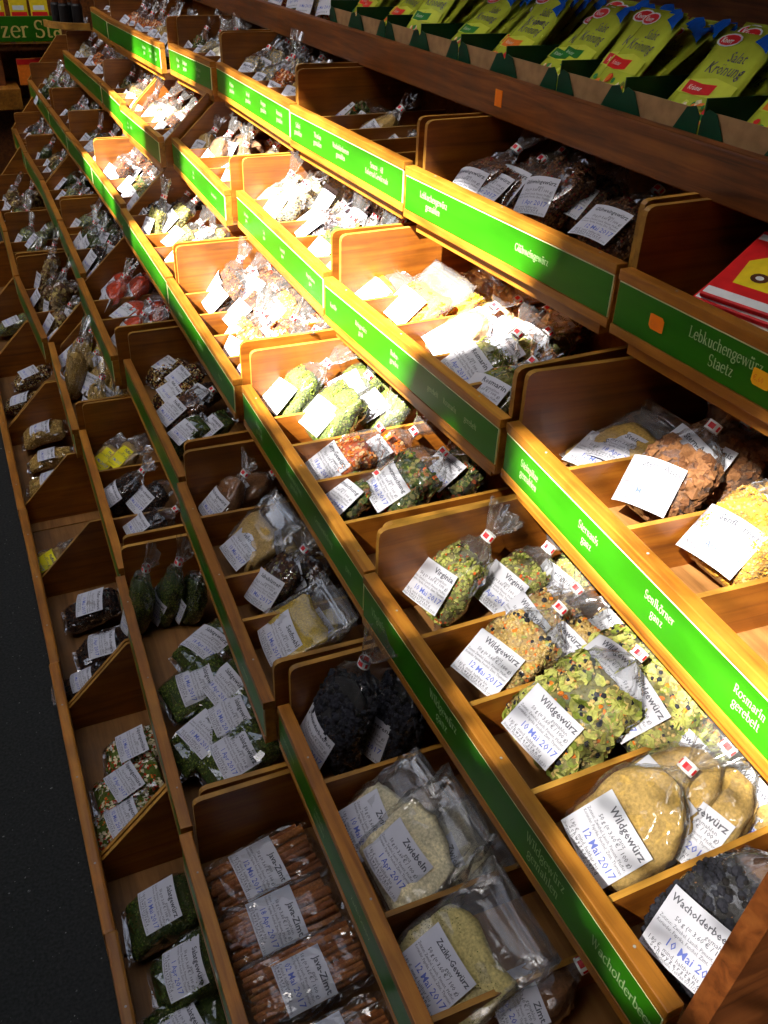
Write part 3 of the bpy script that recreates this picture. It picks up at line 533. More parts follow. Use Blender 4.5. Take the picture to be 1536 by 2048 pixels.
SIGNS={
(5, 0):[(0.438, ['Lebkuchengewürz', 'Staetz'], 0.027)],
(5, 1):[(0.523, ['Lebkuchengewürz', 'gemahlen'], 0.021), (0.204, ['Glühweingewürz'], 0.021)],
(5, 2):[(0.58, ['Salbei', 'gemahlen'], 0.02), (0.453, ['Thymian', 'gemahlen'], 0.02), (0.316, ['Wacholderbeeren', 'gemahlen'], 0.02), (0.126, ['Season - All', 'Universal Gewürzsalz'], 0.02)],
(5, 3):[(0.546, ['Majoran', 'gemahlen'], 0.02), (0.376, ['Kerbel', 'gemahlen'], 0.02), (0.228, ['Oregano', 'gemahlen'], 0.02), (0.087, ['Rosmarin', 'gemahlen'], 0.02)],
(5, 4):[(0.285, ['Salbei', 'ganz'], 0.02), (0.35, ['Minze', 'ganz'], 0.02), (0.267, ['Ingwer', 'ganz'], 0.02), (0.13, ['Kurkuma', 'ganz'], 0.02)],
(5, 5):[(0.229, ['Kurkuma', 'ganz'], 0.02), (0.138, ['Nelken', 'ganz'], 0.02), (0.062, ['Anis', 'ganz'], 0.02)],
(4, 0):[(0.617, ['Steinpilze', 'gemahlen'], 0.026), (0.45, ['Sternanis', 'ganz'], 0.026), (0.287, ['Senfkörner', 'ganz'], 0.026), (0.123, ['Rosmarin', 'gerebelt'], 0.026)],
(4, 2):[(0.285, ['Lavendel', 'ganz'], 0.02), (0.084, ['Ringelblumen', 'ganz'], 0.02), (0.593, ['Koriander', 'ganz'], 0.02), (0.434, ['Salz', 'grob'], 0.02)],
(4, 1):[(0.638, ['Kamille'], 0.022), (0.503, ['Reisgewürz', 'grob'], 0.022), (0.357, ['Baden-', 'gewürz'], 0.023), (0.21, ['gerebelt'], 0.023), (0.151, ['Rosmarin'], 0.023), (0.084, ['gerebelt'], 0.023)],
(4, 3):[(0.591, ['Ingwer', 'ganz'], 0.02), (0.379, ['Anis', 'ganz'], 0.02), (0.128, ['Kreuzkümmel'], 0.02)],
(4, 4):[(0.463, ['Senf', 'ganz'], 0.02), (0.413, ['Kerbel'], 0.02)],
(3, 0):[(0.676, ['Virginia'], 0.026), (0.461, ['Wildgewürz', 'ganz'], 0.027), (0.207, ['Wildgewürz', 'gemahlen'], 0.027), (0.054, ['Wacholderbeeren'], 0.027)],
(3, 1):[(0.582, ['Majoran', 'gerebelt'], 0.021), (0.353, ['Kräutermischung', 'gerebelt'], 0.021), (0.189, ['Gemüsemischung'], 0.021), (0.069, ['ganz'], 0.021)],
(3, 2):[(0.523, ['Kurkuma'], 0.02), (0.311, ['Berberitzen'], 0.02), (0.121, ['Ingwer'], 0.02)],
(2, 0):[(0.655, ['Holunderbeeren'], 0.02), (0.498, ['Zwiebeln', 'gemahlen'], 0.02), (0.331, ['Zaziki-Gewürz'], 0.02)],
(2, 1):[(0.478, ['Lebkuchen'], 0.02), (0.31, ['Sellerie'], 0.02), (0.129, ['Senfmehl'], 0.02)],
}

# ------------------------------------------------------------------ what is in the bags
def content_mat(name, col, rough=0.75, scale=260, var=0.3, bump=0.3):
    return plain('c_'+name, col, rough, var, scale, bump, 0.25)
for k, c in dict(green=(.10,.14,.016), green2=(.19,.23,.03), olive=(.19,.17,.05), dgreen=(.04,.062,.010), pale=(.42,.42,.10), straw=(.60,.45,.14),
                 tan=(.48,.30,.075), tan2=(.60,.42,.15), orange=(.72,.19,.015), dorange=(.55,.09,.01), yellow=(.86,.50,.02), red=(.55,.045,.006), dred=(.22,.02,.01),
                 brown=(.13,.05,.018), brown2=(.22,.095,.035), dbrown=(.05,.02,.01), black=(.012,.010,.010), bluish=(.022,.022,.03), cream=(.76,.66,.40),
                 mustard=(.60,.31,.035), mustardp=(.56,.37,.018), peach=(.74,.43,.20), zaz=(.55,.45,.17), grey=(.33,.30,.24), greyg=(.20,.23,.13), white=(.75,.72,.64),
                 lilac=(.22,.18,.20), cinn=(.42,.145,.034), cinn2=(.30,.09,.02), sepia=(.30,.20,.09)).items(): content_mat(k, c)
ICO = None
def ico():
    global ICO
    if ICO is None:
        bm = bmesh.new(); bmesh.ops.create_icosphere(bm, subdivisions=1, radius=1); bm.verts.ensure_lookup_table()
        ICO = (np.array([v.co[:] for v in bm.verts]), [tuple(v.index for v in f.verts) for f in bm.faces]); bm.free()
    return ICO
# base material, then (shape, size, how many per square decimetre, material)
KIND = {
 'herb': ('green', [('flake', .0034, 520, 'green'), ('flake', .0032, 420, 'green2'), ('flake', .003, 150, 'olive')], 'dried green herbs'),
 'herbgreen': ('dgreen', [('flake', .0030, 500, 'green'), ('flake', .0030, 420, 'dgreen'), ('flake', .0026, 220, 'green2'), ('flake', .002, 110, 'olive')], 'green salad herbs'),
 'herbdark': ('dgreen', [('flake', .0034, 420, 'dgreen'), ('flake', .003, 260, 'green'), ('flake', .0026, 90, 'olive')], 'dark dried herbs'),
 'herbpale': ('olive', [('flake', .0045, 350, 'pale'), ('flake', .004, 200, 'straw'), ('flake', .004, 120, 'olive')], 'pale herb mix'),
 'herbgray': ('greyg', [('flake', .006, 200, 'greyg'), ('flake', .006, 120, 'pale'), ('flake', .004, 100, 'dgreen')], 'grey dried leaves'),
 'virginia': ('olive', [('flake', .0055, 230, 'pale'), ('flake', .005, 170, 'green2'), ('flake', .004, 110, 'olive'), ('flake', .005, 60, 'dorange'), ('ball', .0018, 60, 'straw')], 'coarse herb mix'),
 'wildmix': ('tan', [('ball', .0028, 330, 'tan2'), ('ball', .003, 110, 'tan'), ('chunk', .005, 55, 'orange'), ('ball', .0042, 22, 'bluish'), ('flake', .008, 26, 'pale')], 'seeds and carrot pieces'),
 'wildganz': ('olive', [('ball', .0028, 110, 'tan2'), ('ball', .0042, 40, 'bluish'), ('chunk', .0060, 24, 'orange'), ('flake', .017, 62, 'pale'), ('flake', .015, 40, 'green2'), ('flake', .011, 40, 'olive'), ('flake', .012, 24, 'straw')], 'leaf flakes and berries'),
 'chili': ('dred', [('flake', .004, 300, 'dred'), ('flake', .004, 200, 'dorange'), ('ball', .002, 80, 'mustard')], 'red chilli mix'),
 'juniper': ('black', [('ball', .0054, 210, 'bluish'), ('ball', .0042, 110, 'black'), ('chunk', .0016, 26, 'brown2')], 'black juniper berries'),
 'pepper': ('black', [('ball', .0024, 420, 'dbrown'), ('ball', .0024, 220, 'black'), ('ball', .0022, 50, 'brown')], 'black peppercorns'),
 'peppermix': ('dbrown', [('ball', .0027, 260, 'tan'), ('ball', .0027, 200, 'dbrown'), ('ball', .0027, 90, 'cream'), ('ball', .0027, 60, 'dred')], 'mixed peppercorns'),
 'coriander': ('tan', [('ball', .0024, 560, 'tan'), ('ball', .0024, 240, 'tan2')], 'pale pepper seeds'),
 'mustard': ('mustard', [('ball', .0022, 650, 'mustard'), ('ball', .0022, 220, 'tan2')], 'yellow mustard seeds'),
 'anise': ('brown', [('chunk', .008, 60, 'brown2'), ('star', .012, 45, 'brown2'), ('star', .011, 30, 'brown')], 'brown star anise'),
 'peel': ('dorange', [('flake', .007, 150, 'orange'), ('flake', .006, 90, 'peach'), ('flake', .006, 60, 'brown2')], 'orange spice flakes'),
 'leafdark': ('dgreen', [('flake', .010, 90, 'olive'), ('flake', .011, 80, 'dgreen'), ('flake', .010, 40, 'brown2'), ('flake', .008, 30, 'green2'), ('flake', .010, 22, 'dorange')], 'dark leaf pieces'),
 'leafblack': ('dbrown', [('flake', .006, 200, 'dbrown'), ('flake', .006, 90, 'brown'), ('flake', .005, 60, 'olive')], 'dark shredded leaves'),
 'flower': ('yellow', [('flake', .008, 190, 'yellow'), ('flake', .007, 150, 'orange'), ('flake', .006, 40, 'dred')], 'yellow flower petals'),
 'brownlump': ('dbrown', [('chunk', .0048, 150, 'brown'), ('chunk', .0045, 110, 'brown2'), ('chunk', .004, 40, 'dred')], 'brown spice pieces'),
 'mushroom': ('brown', [('flake', .016, 55, 'sepia'), ('flake', .013, 45, 'straw'), ('flake', .012, 45, 'brown2')], 'dried mushroom slices'),
 'graygrain': ('grey', [('ball', .0020, 350, 'tan2'), ('ball', .0019, 280, 'grey'), ('flake', .003, 120, 'greyg')], 'beige spice grains'),
 'lilac': ('lilac', [('ball', .0028, 260, 'lilac'), ('chunk', .003, 140, 'grey'), ('ball', .003, 60, 'dbrown')], 'greyish purple berries'),
 'rosemary': ('olive', [('stick', .012, 190, 'green2'), ('stick', .011, 150, 'olive'), ('stick', .010, 60, 'straw')], 'rosemary needles'),
 'vegmix': ('green', [('chunk', .005, 110, 'red'), ('flake', .009, 90, 'cream'), ('flake', .009, 80, 'green'), ('chunk', .004, 50, 'orange'), ('flake', .008, 40, 'white')], 'mixed dried vegetables'),
 'powder_tan': ('tan', [], 'tan spice powder'), 'powder_brown': ('brown2', [], 'brown spice powder'), 'powder_brown2': ('tan', [], 'brown mushroom powder'),
 'powder_cream': ('cream', [], 'cream onion powder'), 'powder_zaz': ('zaz', [('flake', .0016, 160, 'olive'), ('flake', .0014, 60, 'green')], 'herb-flecked powder'),
 'powder_mus': ('mustardp', [('flake', .0018, 240, 'mustardp'), ('flake', .0016, 80, 'olive')], 'yellow mustard flour'), 'powder_red': ('red', [], 'red paprika powder'), 'powder_peach': ('peach', [], 'peach spice powder'),
}
def sgn(v, p): return np.sign(v)*np.abs(v)**p
def frame_from(nrm, rnd):
    t = np.cross(nrm, rnd); t /= np.linalg.norm(t, axis=1)[:, None]+1e-9
    return t, np.cross(nrm, t)
FLK = [(-.55, -.3), (.1, -.5), (.6, -.12), (.42, .4), (-.2, .48), (-.62, .15)]
def scatter(rng, surf, area, pieces, mats):
    """loose pieces lying against the inside of the bag"""
    V = []; F = []; MI = []; n0 = 0
    for shape, size, dens, mat in pieces:
        N = max(8, int(dens*area*100)); mi = mats.index('c_'+mat)
        P, Nn = surf(rng.random(N), rng.random(N))
        rnd = rng.normal(size=(N, 3)); t, bt = frame_from(Nn, rnd)
        sz = size*rng.uniform(.7, 1.25, N)
        if shape == 'ball':
            iv, jf = ico()
            pts = P[:, None, :] + (iv[None]*sz[:, None, None])*rng.uniform(.86, 1.1, (N, 1, 3)) + Nn[:, None, :]*(sz*rng.uniform(-.3, .4, N))[:, None, None]
            fs = jf
        elif shape in ('chunk', 'star'):
            iv, jf = ico()
            if shape == 'chunk': loc = iv[None]*np.array([1, .75, .6])*rng.uniform(.65, 1.25, (N, 12, 3))
            else:
                ang = np.arctan2(iv[:, 1], iv[:, 0]); loc = (iv*np.array([1, 1, .45])*(0.75+.5*np.cos(4*ang))[:, None])[None]*rng.uniform(.85, 1.15, (N, 12, 3))
            loc = loc*sz[:, None, None]*(.8 if shape == 'chunk' else 1)
            pts = P[:, None, :] + loc[..., 0:1]*t[:, None, :] + loc[..., 1:2]*bt[:, None, :] + loc[..., 2:3]*Nn[:, None, :]
            fs = jf
        elif shape == 'stick':
            d = t; o = bt*(sz*.07)[:, None]; h = Nn*(sz*.06)[:, None]; L = d*(sz*.5)[:, None]
            pts = np.stack([P-L-o, P-L+o, P+L+o, P+L-o, P-L+h*2, P+L+h*2], 1)+Nn[:, None, :]*.0006
            fs = [(0, 1, 2, 3), (0, 3, 5, 4), (1, 4, 5, 2)]
        else:
            tilt = rng.normal(0, .32, (N, 2)); nn = Nn+tilt[:, :1]*t+tilt[:, 1:]*bt; nn /= np.linalg.norm(nn, axis=1)[:, None]
            t2, b2 = frame_from(nn, rng.normal(size=(N, 3)))
            k = np.array(FLK)[None]*rng.uniform(.75, 1.25, (N, 6, 2))*sz[:, None, None]
            bend = (k[..., 0]**2)*rng.uniform(-22, 22, (N, 1))*(.006/size)
            pts = P[:, None, :] + k[..., 0:1]*t2[:, None, :] + k[..., 1:2]*b2[:, None, :] + bend[..., None]*nn[:, None, :] + Nn[:, None, :]*rng.uniform(.0, .0022, (N, 1, 1))
            fs = [(0, 1, 2, 3), (0, 3, 4, 5)]
        k = pts.shape[1]; V.append(pts.reshape(-1, 3))
        base = n0 + np.arange(N)*k
        for f in fs:
            F += [tuple(b+i for i in f) for b in base.tolist()]
        MI += [mi]*(N*len(fs)); n0 += N*k
    return (np.concatenate(V) if V else np.zeros((0, 3))), F, MI

# ------------------------------------------------------------------ the bags
def lerp_tab(t, tab):
    a = np.array(tab); return np.interp(t, a[:, 0], a[:, 1])
def build_bag(ty, kind, H, W, D, seed):
    """meshes of one bag: contents, film, tie.  local x = width, y = depth (front is -y), z = up the bag, centre of the body at z = H/2"""
    rng = np.random.default_rng(seed)
    base, pieces, _ = KIND[kind]
    mats = ['c_'+base]+['c_'+p[3] for p in pieces if p[3] != base]; mats = list(dict.fromkeys(mats))
    ph = rng.uniform(0, 6.28, 8); tall = H
    fill = 1.0
    if ty == 'tied':
        wt = [(0, .62), (.03, .84), (.1, .95), (.25, 1), (.6, .98), (.82, .9), (1, .66)]
        dt = [(0, .42), (.04, .72), (.15, .95), (.3, 1), (.6, .95), (.85, .72), (1, .45)]
        ex = 0.72; fill = rng.uniform(.84, .92) if pieces else 1.0
        if not pieces: wt = wt[:-2]+[(.8, .86), (.92, .6), (1, .36)]; dt = dt[:-2]+[(.8, .8), (.92, .62), (1, .4)]
    elif ty == 'pillow':
        wt = [(0, .9), (.06, .98), (.2, 1), (.8, 1), (.94, .98), (1, .9)]
        dt = [(0, .05), (.05, .38), (.16, .8), (.35, 1), (.65, 1), (.84, .8), (.95, .38), (1, .05)]
        ex = 0.6; fill = .96
    else:
        wt = [(0, .96), (.05, 1), (1, 1)]
        dt = [(0, .12), (.06, .6), (.2, 1), (.4, .95), (.55, .7), (.68, .25), (.8, .14), (1, .1)]
        ex = 0.42; fill = .60
    def shape(th, t, k):
        w = W/2*lerp_tab(t, wt); d = D/2*lerp_tab(t, dt)
        lump = 1+.05*np.sin(3*th+ph[0]+4*t)+.05*np.sin(2*th+ph[1]-7*t)+.035*np.sin(5*th+ph[2]+11*t)
        if not pieces: lump = lump-.11*(1-np.abs(np.sin(1.5*th+ph[4]+2.6*t)))**4*t-.07*(1-np.abs(np.sin(2.5*th+ph[5]-4*t)))**4
        sag = .004*np.sin(6*t+ph[3])
        x = w*sgn(np.cos(th), ex)*k*lump; y = d*sgn(np.sin(th), ex)*k*lump+sag
        return np.stack([x, y, H*t+0*th], -1)
    # contents
    nth, ntt = 30, 14
    T = np.linspace(0.015, fill, ntt); th = np.linspace(0, 2*math.pi, nth, endpoint=False)
    V = []
    for i, t in enumerate(T):
        s = .95
        top = max(0, (t-(fill-.16))/.16)*(1 if pieces else .5) if ty == 'tied' else (max(0, (t-(fill-.1))/.1)*.9 if ty == 'zip' else 0)
        s2 = math.sqrt(max(0.05, 1-top*top))
        r = shape(th, np.full_like(th, t), s)*np.array([1 if ty == 'zip' else s2, s2, 1])
        if ty == 'zip': r[:, 2] += .08*H*np.sin(th*1+ph[4])*(t/fill) + .03*H*np.sin(r[:, 0]*60+ph[5])*(t/fill)
        V.append(r+rng.normal(0, .0008, r.shape))
    V = np.concatenate(V); F = []
    for i in range(ntt-1):
        for j in range(nth): F.append((i*nth+j, i*nth+(j+1) % nth, (i+1)*nth+(j+1) % nth, (i+1)*nth+j))
    F.append(tuple(reversed(range(nth)))); F.append(tuple((ntt-1)*nth+j for j in range(nth)))
    MI = [0]*len(F)
    smooth = [True]*len(F)
    if pieces:
        def surf(a, c):
            th = a*2*math.pi; t = .03+(fill-.05)*c
            e = 1e-3
            p = shape(th, t, .955); pu = shape(th+e, t, .955)-p; pv = shape(th, t+e, .955)-p
            n = np.cross(pu, pv); n /= np.linalg.norm(n, axis=1)[:, None]+1e-12
            return p, n
        area = 2*(W+D)*H*fill*.8
        v2, f2, m2 = scatter(rng, surf, area, pieces, mats)
        n = len(V); V = np.concatenate([V, v2]); F += [tuple(i+n for i in f) for f in f2]; MI += m2; smooth += [False]*len(f2)
    cm = mesh('contents', V, F, mats, MI); cm.polygons.foreach_set('use_smooth', smooth)
    # film
    V = []; F = []
    if ty == 'tied':
        ntF = 24; neck = 1.0+rng.uniform(.10, .18); top = neck+rng.uniform(.34, .58)
        tl = list(np.linspace(0, 1, 12))+[1+(neck-1)*f for f in (.3, .6, .85)]+[neck, neck+.05, neck+.1]+[neck+.1+(top-neck-.1)*f for f in (.25, .5, .75, 1)]
        nF = 34; thF = np.linspace(0, 2*math.pi, nF, endpoint=False); bend = rng.normal(0, .22, 2)
        rn = .0085
        for t in tl:
            if t <= 1:
                r = shape(thF, np.full_like(thF, t), 1.02); am = .0012+.0014*t*t
            else:
                b0 = shape(thF, np.full_like(thF, 1.0), 1.02)
                nk = np.stack([rn*np.cos(thF), rn*np.sin(thF), 0*thF], -1)
                if t <= neck:
                    f = ((t-1)/(neck-1))**.75; r = b0*(1-f)+nk*f; am = .0013
                elif t <= neck+.1: r = nk.copy(); am = .0006
                else:
                    f = (t-neck-.1)/(top-neck-.1)
                    fw = rn+.034*f**.8; fd = rn*(1-.2*f)+.006*f
                    r = np.stack([fw*np.cos(thF), fd*np.sin(thF), 0*thF], -1); am = .0014*f+.0006
                r[:, 2] = H*t
                u = max(0, t-1.0); r[:, 0] += bend[0]*u*H; r[:, 1] += bend[1]*u*H
            pl = np.sin(thF*(9 if t < neck else 7)+ph[6]+3*t); plv = (.0024 if t > .7 else .0006)*(1 if t <= neck or t > neck+.1 else .2)
            nr = np.stack([np.cos(thF), np.sin(thF), 0*thF], -1)
            r = r+nr*(pl*plv)[:, None]+rng.normal(0, am, r.shape)*(np.array([1, 1, .6]))
            if t == tl[-1]: r[:, 2] += rng.normal(0, .004, nF)
            V.append(r)
    else:
        nF = 20 if ty == 'pillow' else 26; thF = np.linspace(0, 2*math.pi, nF, endpoint=False)+.1
        lo, hi = (-.05, 1.05) if ty == 'pillow' else (-.01, 1.0)
        tl = [lo]+list(np.linspace(0, 1, 9 if ty == 'pillow' else 12))+([hi] if ty == 'pillow' else [])
        for t in tl:
            tt = min(max(t, 0), 1); r = shape(thF, np.full_like(thF, tt), 1.06); r[:, 2] = H*t
            am = .0022+(.0014 if ty == 'zip' and t > .55 else 0)
            r = r+rng.normal(0, am, r.shape)*np.array([1, 1, .7]); V.append(r)
        if ty == 'zip':
            fold = rng.uniform(-.25, .25)
            for i, t in enumerate(tl):
                if t > .55: V[i][:, 1] += (t-.55)**2*H*fold*2; V[i][:, 1] += .006*np.sin(V[i][:, 0]*45+ph[5])*(t-.55)*2
    n = len(V); V = np.concatenate(V)
    for i in range(n-1):
        for j in range(nF): F.append((i*nF+j, i*nF+(j+1) % nF, (i+1)*nF+(j+1) % nF, (i+1)*nF+j))
    if ty != 'tied': F.append(tuple((n-1)*nF+j for j in range(nF)))
    F.append(tuple(reversed(range(nF))))
    fm = mesh('film', V, F, {'zip': 'film_pe', 'pillow': 'film_pouch'}.get(ty, 'film'), smooth=(ty != 'pillow'))
    tm = None
    if ty == 'tied':
        mb = MB(); z0 = H*neck; z1 = z0+.014; k = 14; r = .0112
        ox = bend[0]*(neck-1)*H; oy = bend[1]*(neck-1)*H
        ring = [(r*math.cos(2*math.pi*i/k), r*math.sin(2*math.pi*i/k)*.85) for i in range(k)]
        for lvl, z in enumerate((z0, z0+.003, z0+.011, z1)):
            mb.v += [(ox+x, oy+y, z) for x, y in ring]
        for l in range(3):
            for i in range(k):
                j = (i+1) % k; mb.f.append((l*k+i, l*k+j, (l+1)*k+j, (l+1)*k+i)); mb.m.append(1 if (l == 1 and i % 3 != 0) else 0)
        tm = mb.mesh('tie', ['tape_white', 'tape_red'])
    zm = None
    if ty == 'zip':
        mb = MB()
        for z in (.86, .90): mb.box((-W*.49, -D*.07, H*z), (W*.49, D*.07, H*z+.0022))
        zm = mb.mesh('zip_strip', ['film'])
    return cm, fm, tm, zm
_protos = {}
def proto(ty, kind, H, W, D, variant):
    k = (ty, kind, round(H/.02), round(W/.02), variant)
    if k not in _protos: _protos[k] = (build_bag(ty, kind, H, W, D, hash_(k)), (H, W, D))
    return _protos[k]
def hash_(k):
    h = 7
    for c in repr(k): h = (h*131+ord(c)) % 1000003
    return h

# ------------------------------------------------------------------ paper labels
_lab = {}
DATES = ['12 Mai 2017', '18 Apr 2017', '02 Mai 2017', '10 Mai 2017', '1 Apr 2017', '11 Mai 2017', '13 Mai 2016']
def label_mesh(text, variant, small):
    key = (text, variant, small)
    if key in _lab: return _lab[key]
    yel = text.startswith('*'); name = text.strip('* ')
    w, h = (.084, .067)
    cur = 3.5+2.5*(variant % 3)
    def bend(x, y): return cur*x*x
    V = []; F = []; n = 9
    for j in range(2):
        for i in range(n):
            x = -w/2+w*i/(n-1); y = -h/2+h*j
            V.append((x, bend(x, y), y))
    for i in range(n-1): F.append((i, i+1, n+i+1, n+i))
    lm = mesh('paper_label', V, F, 'paper_yellow' if yel else 'paper', smooth=True)
    items = []
    kind = 'gemahlen' if variant % 2 else 'ganz'
    items.append((name, 0.25 if len(name) < 12 else 0.0, .80, .0125 if len(name) < 13 else .0105, 0, .02))
    items.append((kind, .1, .685, .0066, 0, 0)); items.append(('50 g (= 3,60 \u20ac / 100 g)', -.28, .60, .0068, 0, .008))
    if not small:
        items.append(('Zutaten: Zwiebel, Lauch, Piment, Pfeffer,', -.42, .50, .0054, 0, 0)); items.append(('Koriander, Paprika, Fenchel, Zimt, Thymian', -.42, .42, .0054, 0, 0))
        items.append(('1,80 \u20ac  mind. haltbar bis', -.44, .145, .0062, 0, 0)); items.append(('Stuttgart, Markthalle, Tel/Fax 0711/24 17 50', -.44, .03, .0047, 0, 0))
    items.append((DATES[variant % len(DATES)], -.2, .245, .0118, 1, .01))
    items.append(('S c h w y z e r s t a n d', -.36, .085, .0062, 0, .015))
    V = []; F = []; MI = []
    for s, x0, y0, size, mi, bold in items:
        tv, tf, tw = sans(s, bold)
        k0 = len(V); sx = size
        if tw*sx > w*.93: sx = w*.93/tw
        xo = min(x0*w, w*.47-tw*sx)
        for p in tv:
            x = xo+p[0]*sx; y = -h/2+h*y0+p[1]*size
            V.append((x, bend(x, y)-.00035, y))
        F += [tuple(i+k0 for i in f) for f in tf]; MI += [mi]*len(tf)
    tm = mesh('print', V, F, ['ink', 'ink_blue'], MI)
    _lab[key] = (lm, tm)
    return _lab[key]

TIER = ['floor tray row', 'first signed tier', 'second signed tier', 'third signed tier', 'fourth signed tier', 'fifth signed tier']
ORD = ['first', 'second', 'third', 'fourth', 'fifth', 'sixth', 'seventh', 'eighth', 'ninth']
TYN = {'tied': ('spice_bag', 'tied bag', 'bag'), 'pillow': ('spice_pouch', 'sealed pouch', 'pouch'), 'zip': ('zip_bag', 'zip bag', 'bag')}
nb = 0
def place_bag(t, k, ty, kind, x, y, z, H, W, D, lean, yaw, roll, lab, far=False):
    """x, y, z is the centre of the filled body"""
    global nb
    nb += 1
    (cm, fm, tm, zm), (h0, w0, d0) = proto(ty, kind, H, W, D, nb % 2)
    nm, desc, cat = TYN[ty]
    q = Euler((0, 0, rad(-90+yaw))).to_matrix() @ Euler((rad(-lean), 0, 0)).to_matrix() @ Euler((0, rad(-roll), 0)).to_matrix()
    base = Vector((x, y, z)) - q @ Vector((0, 0, h0/2))
    o = thing(nm, f'{desc} of {KIND[kind][2]}' + (f' dated {DATES[nb % 6]}' if not far and lab else '') + f', {TIER[t]}, {ORD[k]} tray', cat, base, q.to_euler(), f'{KIND[kind][2]} on {TIER[t]}, {ORD[k]} tray')
    obj('contents', cm, o)['kind'] = 'stuff'
    obj('film', fm, o)
    if tm: obj('tie', tm, o)
    if zm: obj('zip_strip', zm, o)
    if lab:
        lm, pm = label_mesh(lab, nb % 6, far)
        rs = random.Random(nb)
        hh = {'tied': .28, 'pillow': .5, 'zip': .24}[ty]+rs.uniform(-.03, .03)
        out_ = max([.0]+[e[1]*(1.0 if e[0] != 'flake' else .45) for e in KIND[kind][1]])
        lo = obj('paper_label', lm, o, (rs.uniform(-.006, .006), -d0*.5*1.13-.004-out_, h0*hh), (rad(rs.uniform(-7, 3)), rad(rs.uniform(-16, 12)), 0))
        s = min(1.08, w0/.088); lo.scale = (s, s, s)
        obj('print', pm, lo)
    return o

# ------------------------------------------------------------------ setting
o = MB().box((-60, -60, -0.3), (60, 60, 0.0)).obj('ground', ['asphalt']); o['kind'] = 'structure'
# loose grit and pale specks trodden into the asphalt
rng = np.random.default_rng(5); V = []; F = []; MI = []
for i in range(900):
    x, y, s = rng.uniform(-.75, -.06), rng.uniform(.6, 3.6), rng.uniform(.0006, .0019)*(1 if rng.random() < .93 else 2)
    n = len(V); a = rng.uniform(0, 6.28)
    for j in range(5): V.append((x+s*math.cos(a+1.26*j)*rng.uniform(.6, 1.3), y+s*math.sin(a+1.26*j)*rng.uniform(.6, 1.3), 0.0006))
    V.append((x, y, .0006+s*.5))
    for j in range(5): F.append((n+j, n+(j+1) % 5, n+5)); MI.append(0 if rng.random() < .7 else 1)
plain('grit', (.10, .105, .11), .8, .3); plain('grit_pale', (.32, .32, .31), .8, .3)
o = obj('grit', mesh('grit', V, F, ['grit', 'grit_pale'], MI)); tag(o, 'fine pale grit trodden into the dark asphalt beside the trays', 'grit'); o['kind'] = 'stuff'

# ------------------------------------------------------------------ trays
BH, BT, DEP, PH = .096, .017, .37, .085       # front board height and thickness, tray depth, height of the end panels above the front
def tray_frame(t, k):
    a, b = Vector((*TRAYS[t][k][0], 0)), Vector((*TRAYS[t][k][1], 0)); d = b-a; L = d.length; ph = math.atan2(-d.x, d.y)
    return a, L, ph
def railx(t, y):
    r = TRAYS[t]; i = 0
    while i < len(r)-1 and y > r[i+1][0][1]: i += 1
    a, b = r[i]; return a[0]+(b[0]-a[0])*(y-a[1])/(b[1]-a[1])
SLOPED = {(4, 4), (3, 4), (2, 4), (1, 4), (4, 5), (2, 6)}
def panel_pts(style, dep=DEP, h=PH, z0=-BH+.006, w0=BT):
    if style == 'slope':
        return [(w0, z0), (dep, z0), (dep, h+.06), (w0+.16, h+.05), (w0+.004, -.012), (w0, -.02)]
    c = .014
    return [(w0, z0), (dep, z0), (dep, h), (w0+c, h), (w0+c*.45, h-.002), (w0+c*.12, h-c*.45), (w0, h-c)]
def letters(lines, size, sx, sign):
    V = []; F = []; n = len(lines)
    for i, s in enumerate(lines):
        tv, tf, tw = serif(s); k = len(V)
        zz = (-.22*size) if n == 1 else ((.22 if i == 0 else -.80)*size)
        for p in tv: V.append((-.0004-p[2], -(p[0]-tw/2)*size*sx, zz+p[1]*size))
        F += [tuple(reversed([q+k for q in f])) for f in tf]
    return V, F
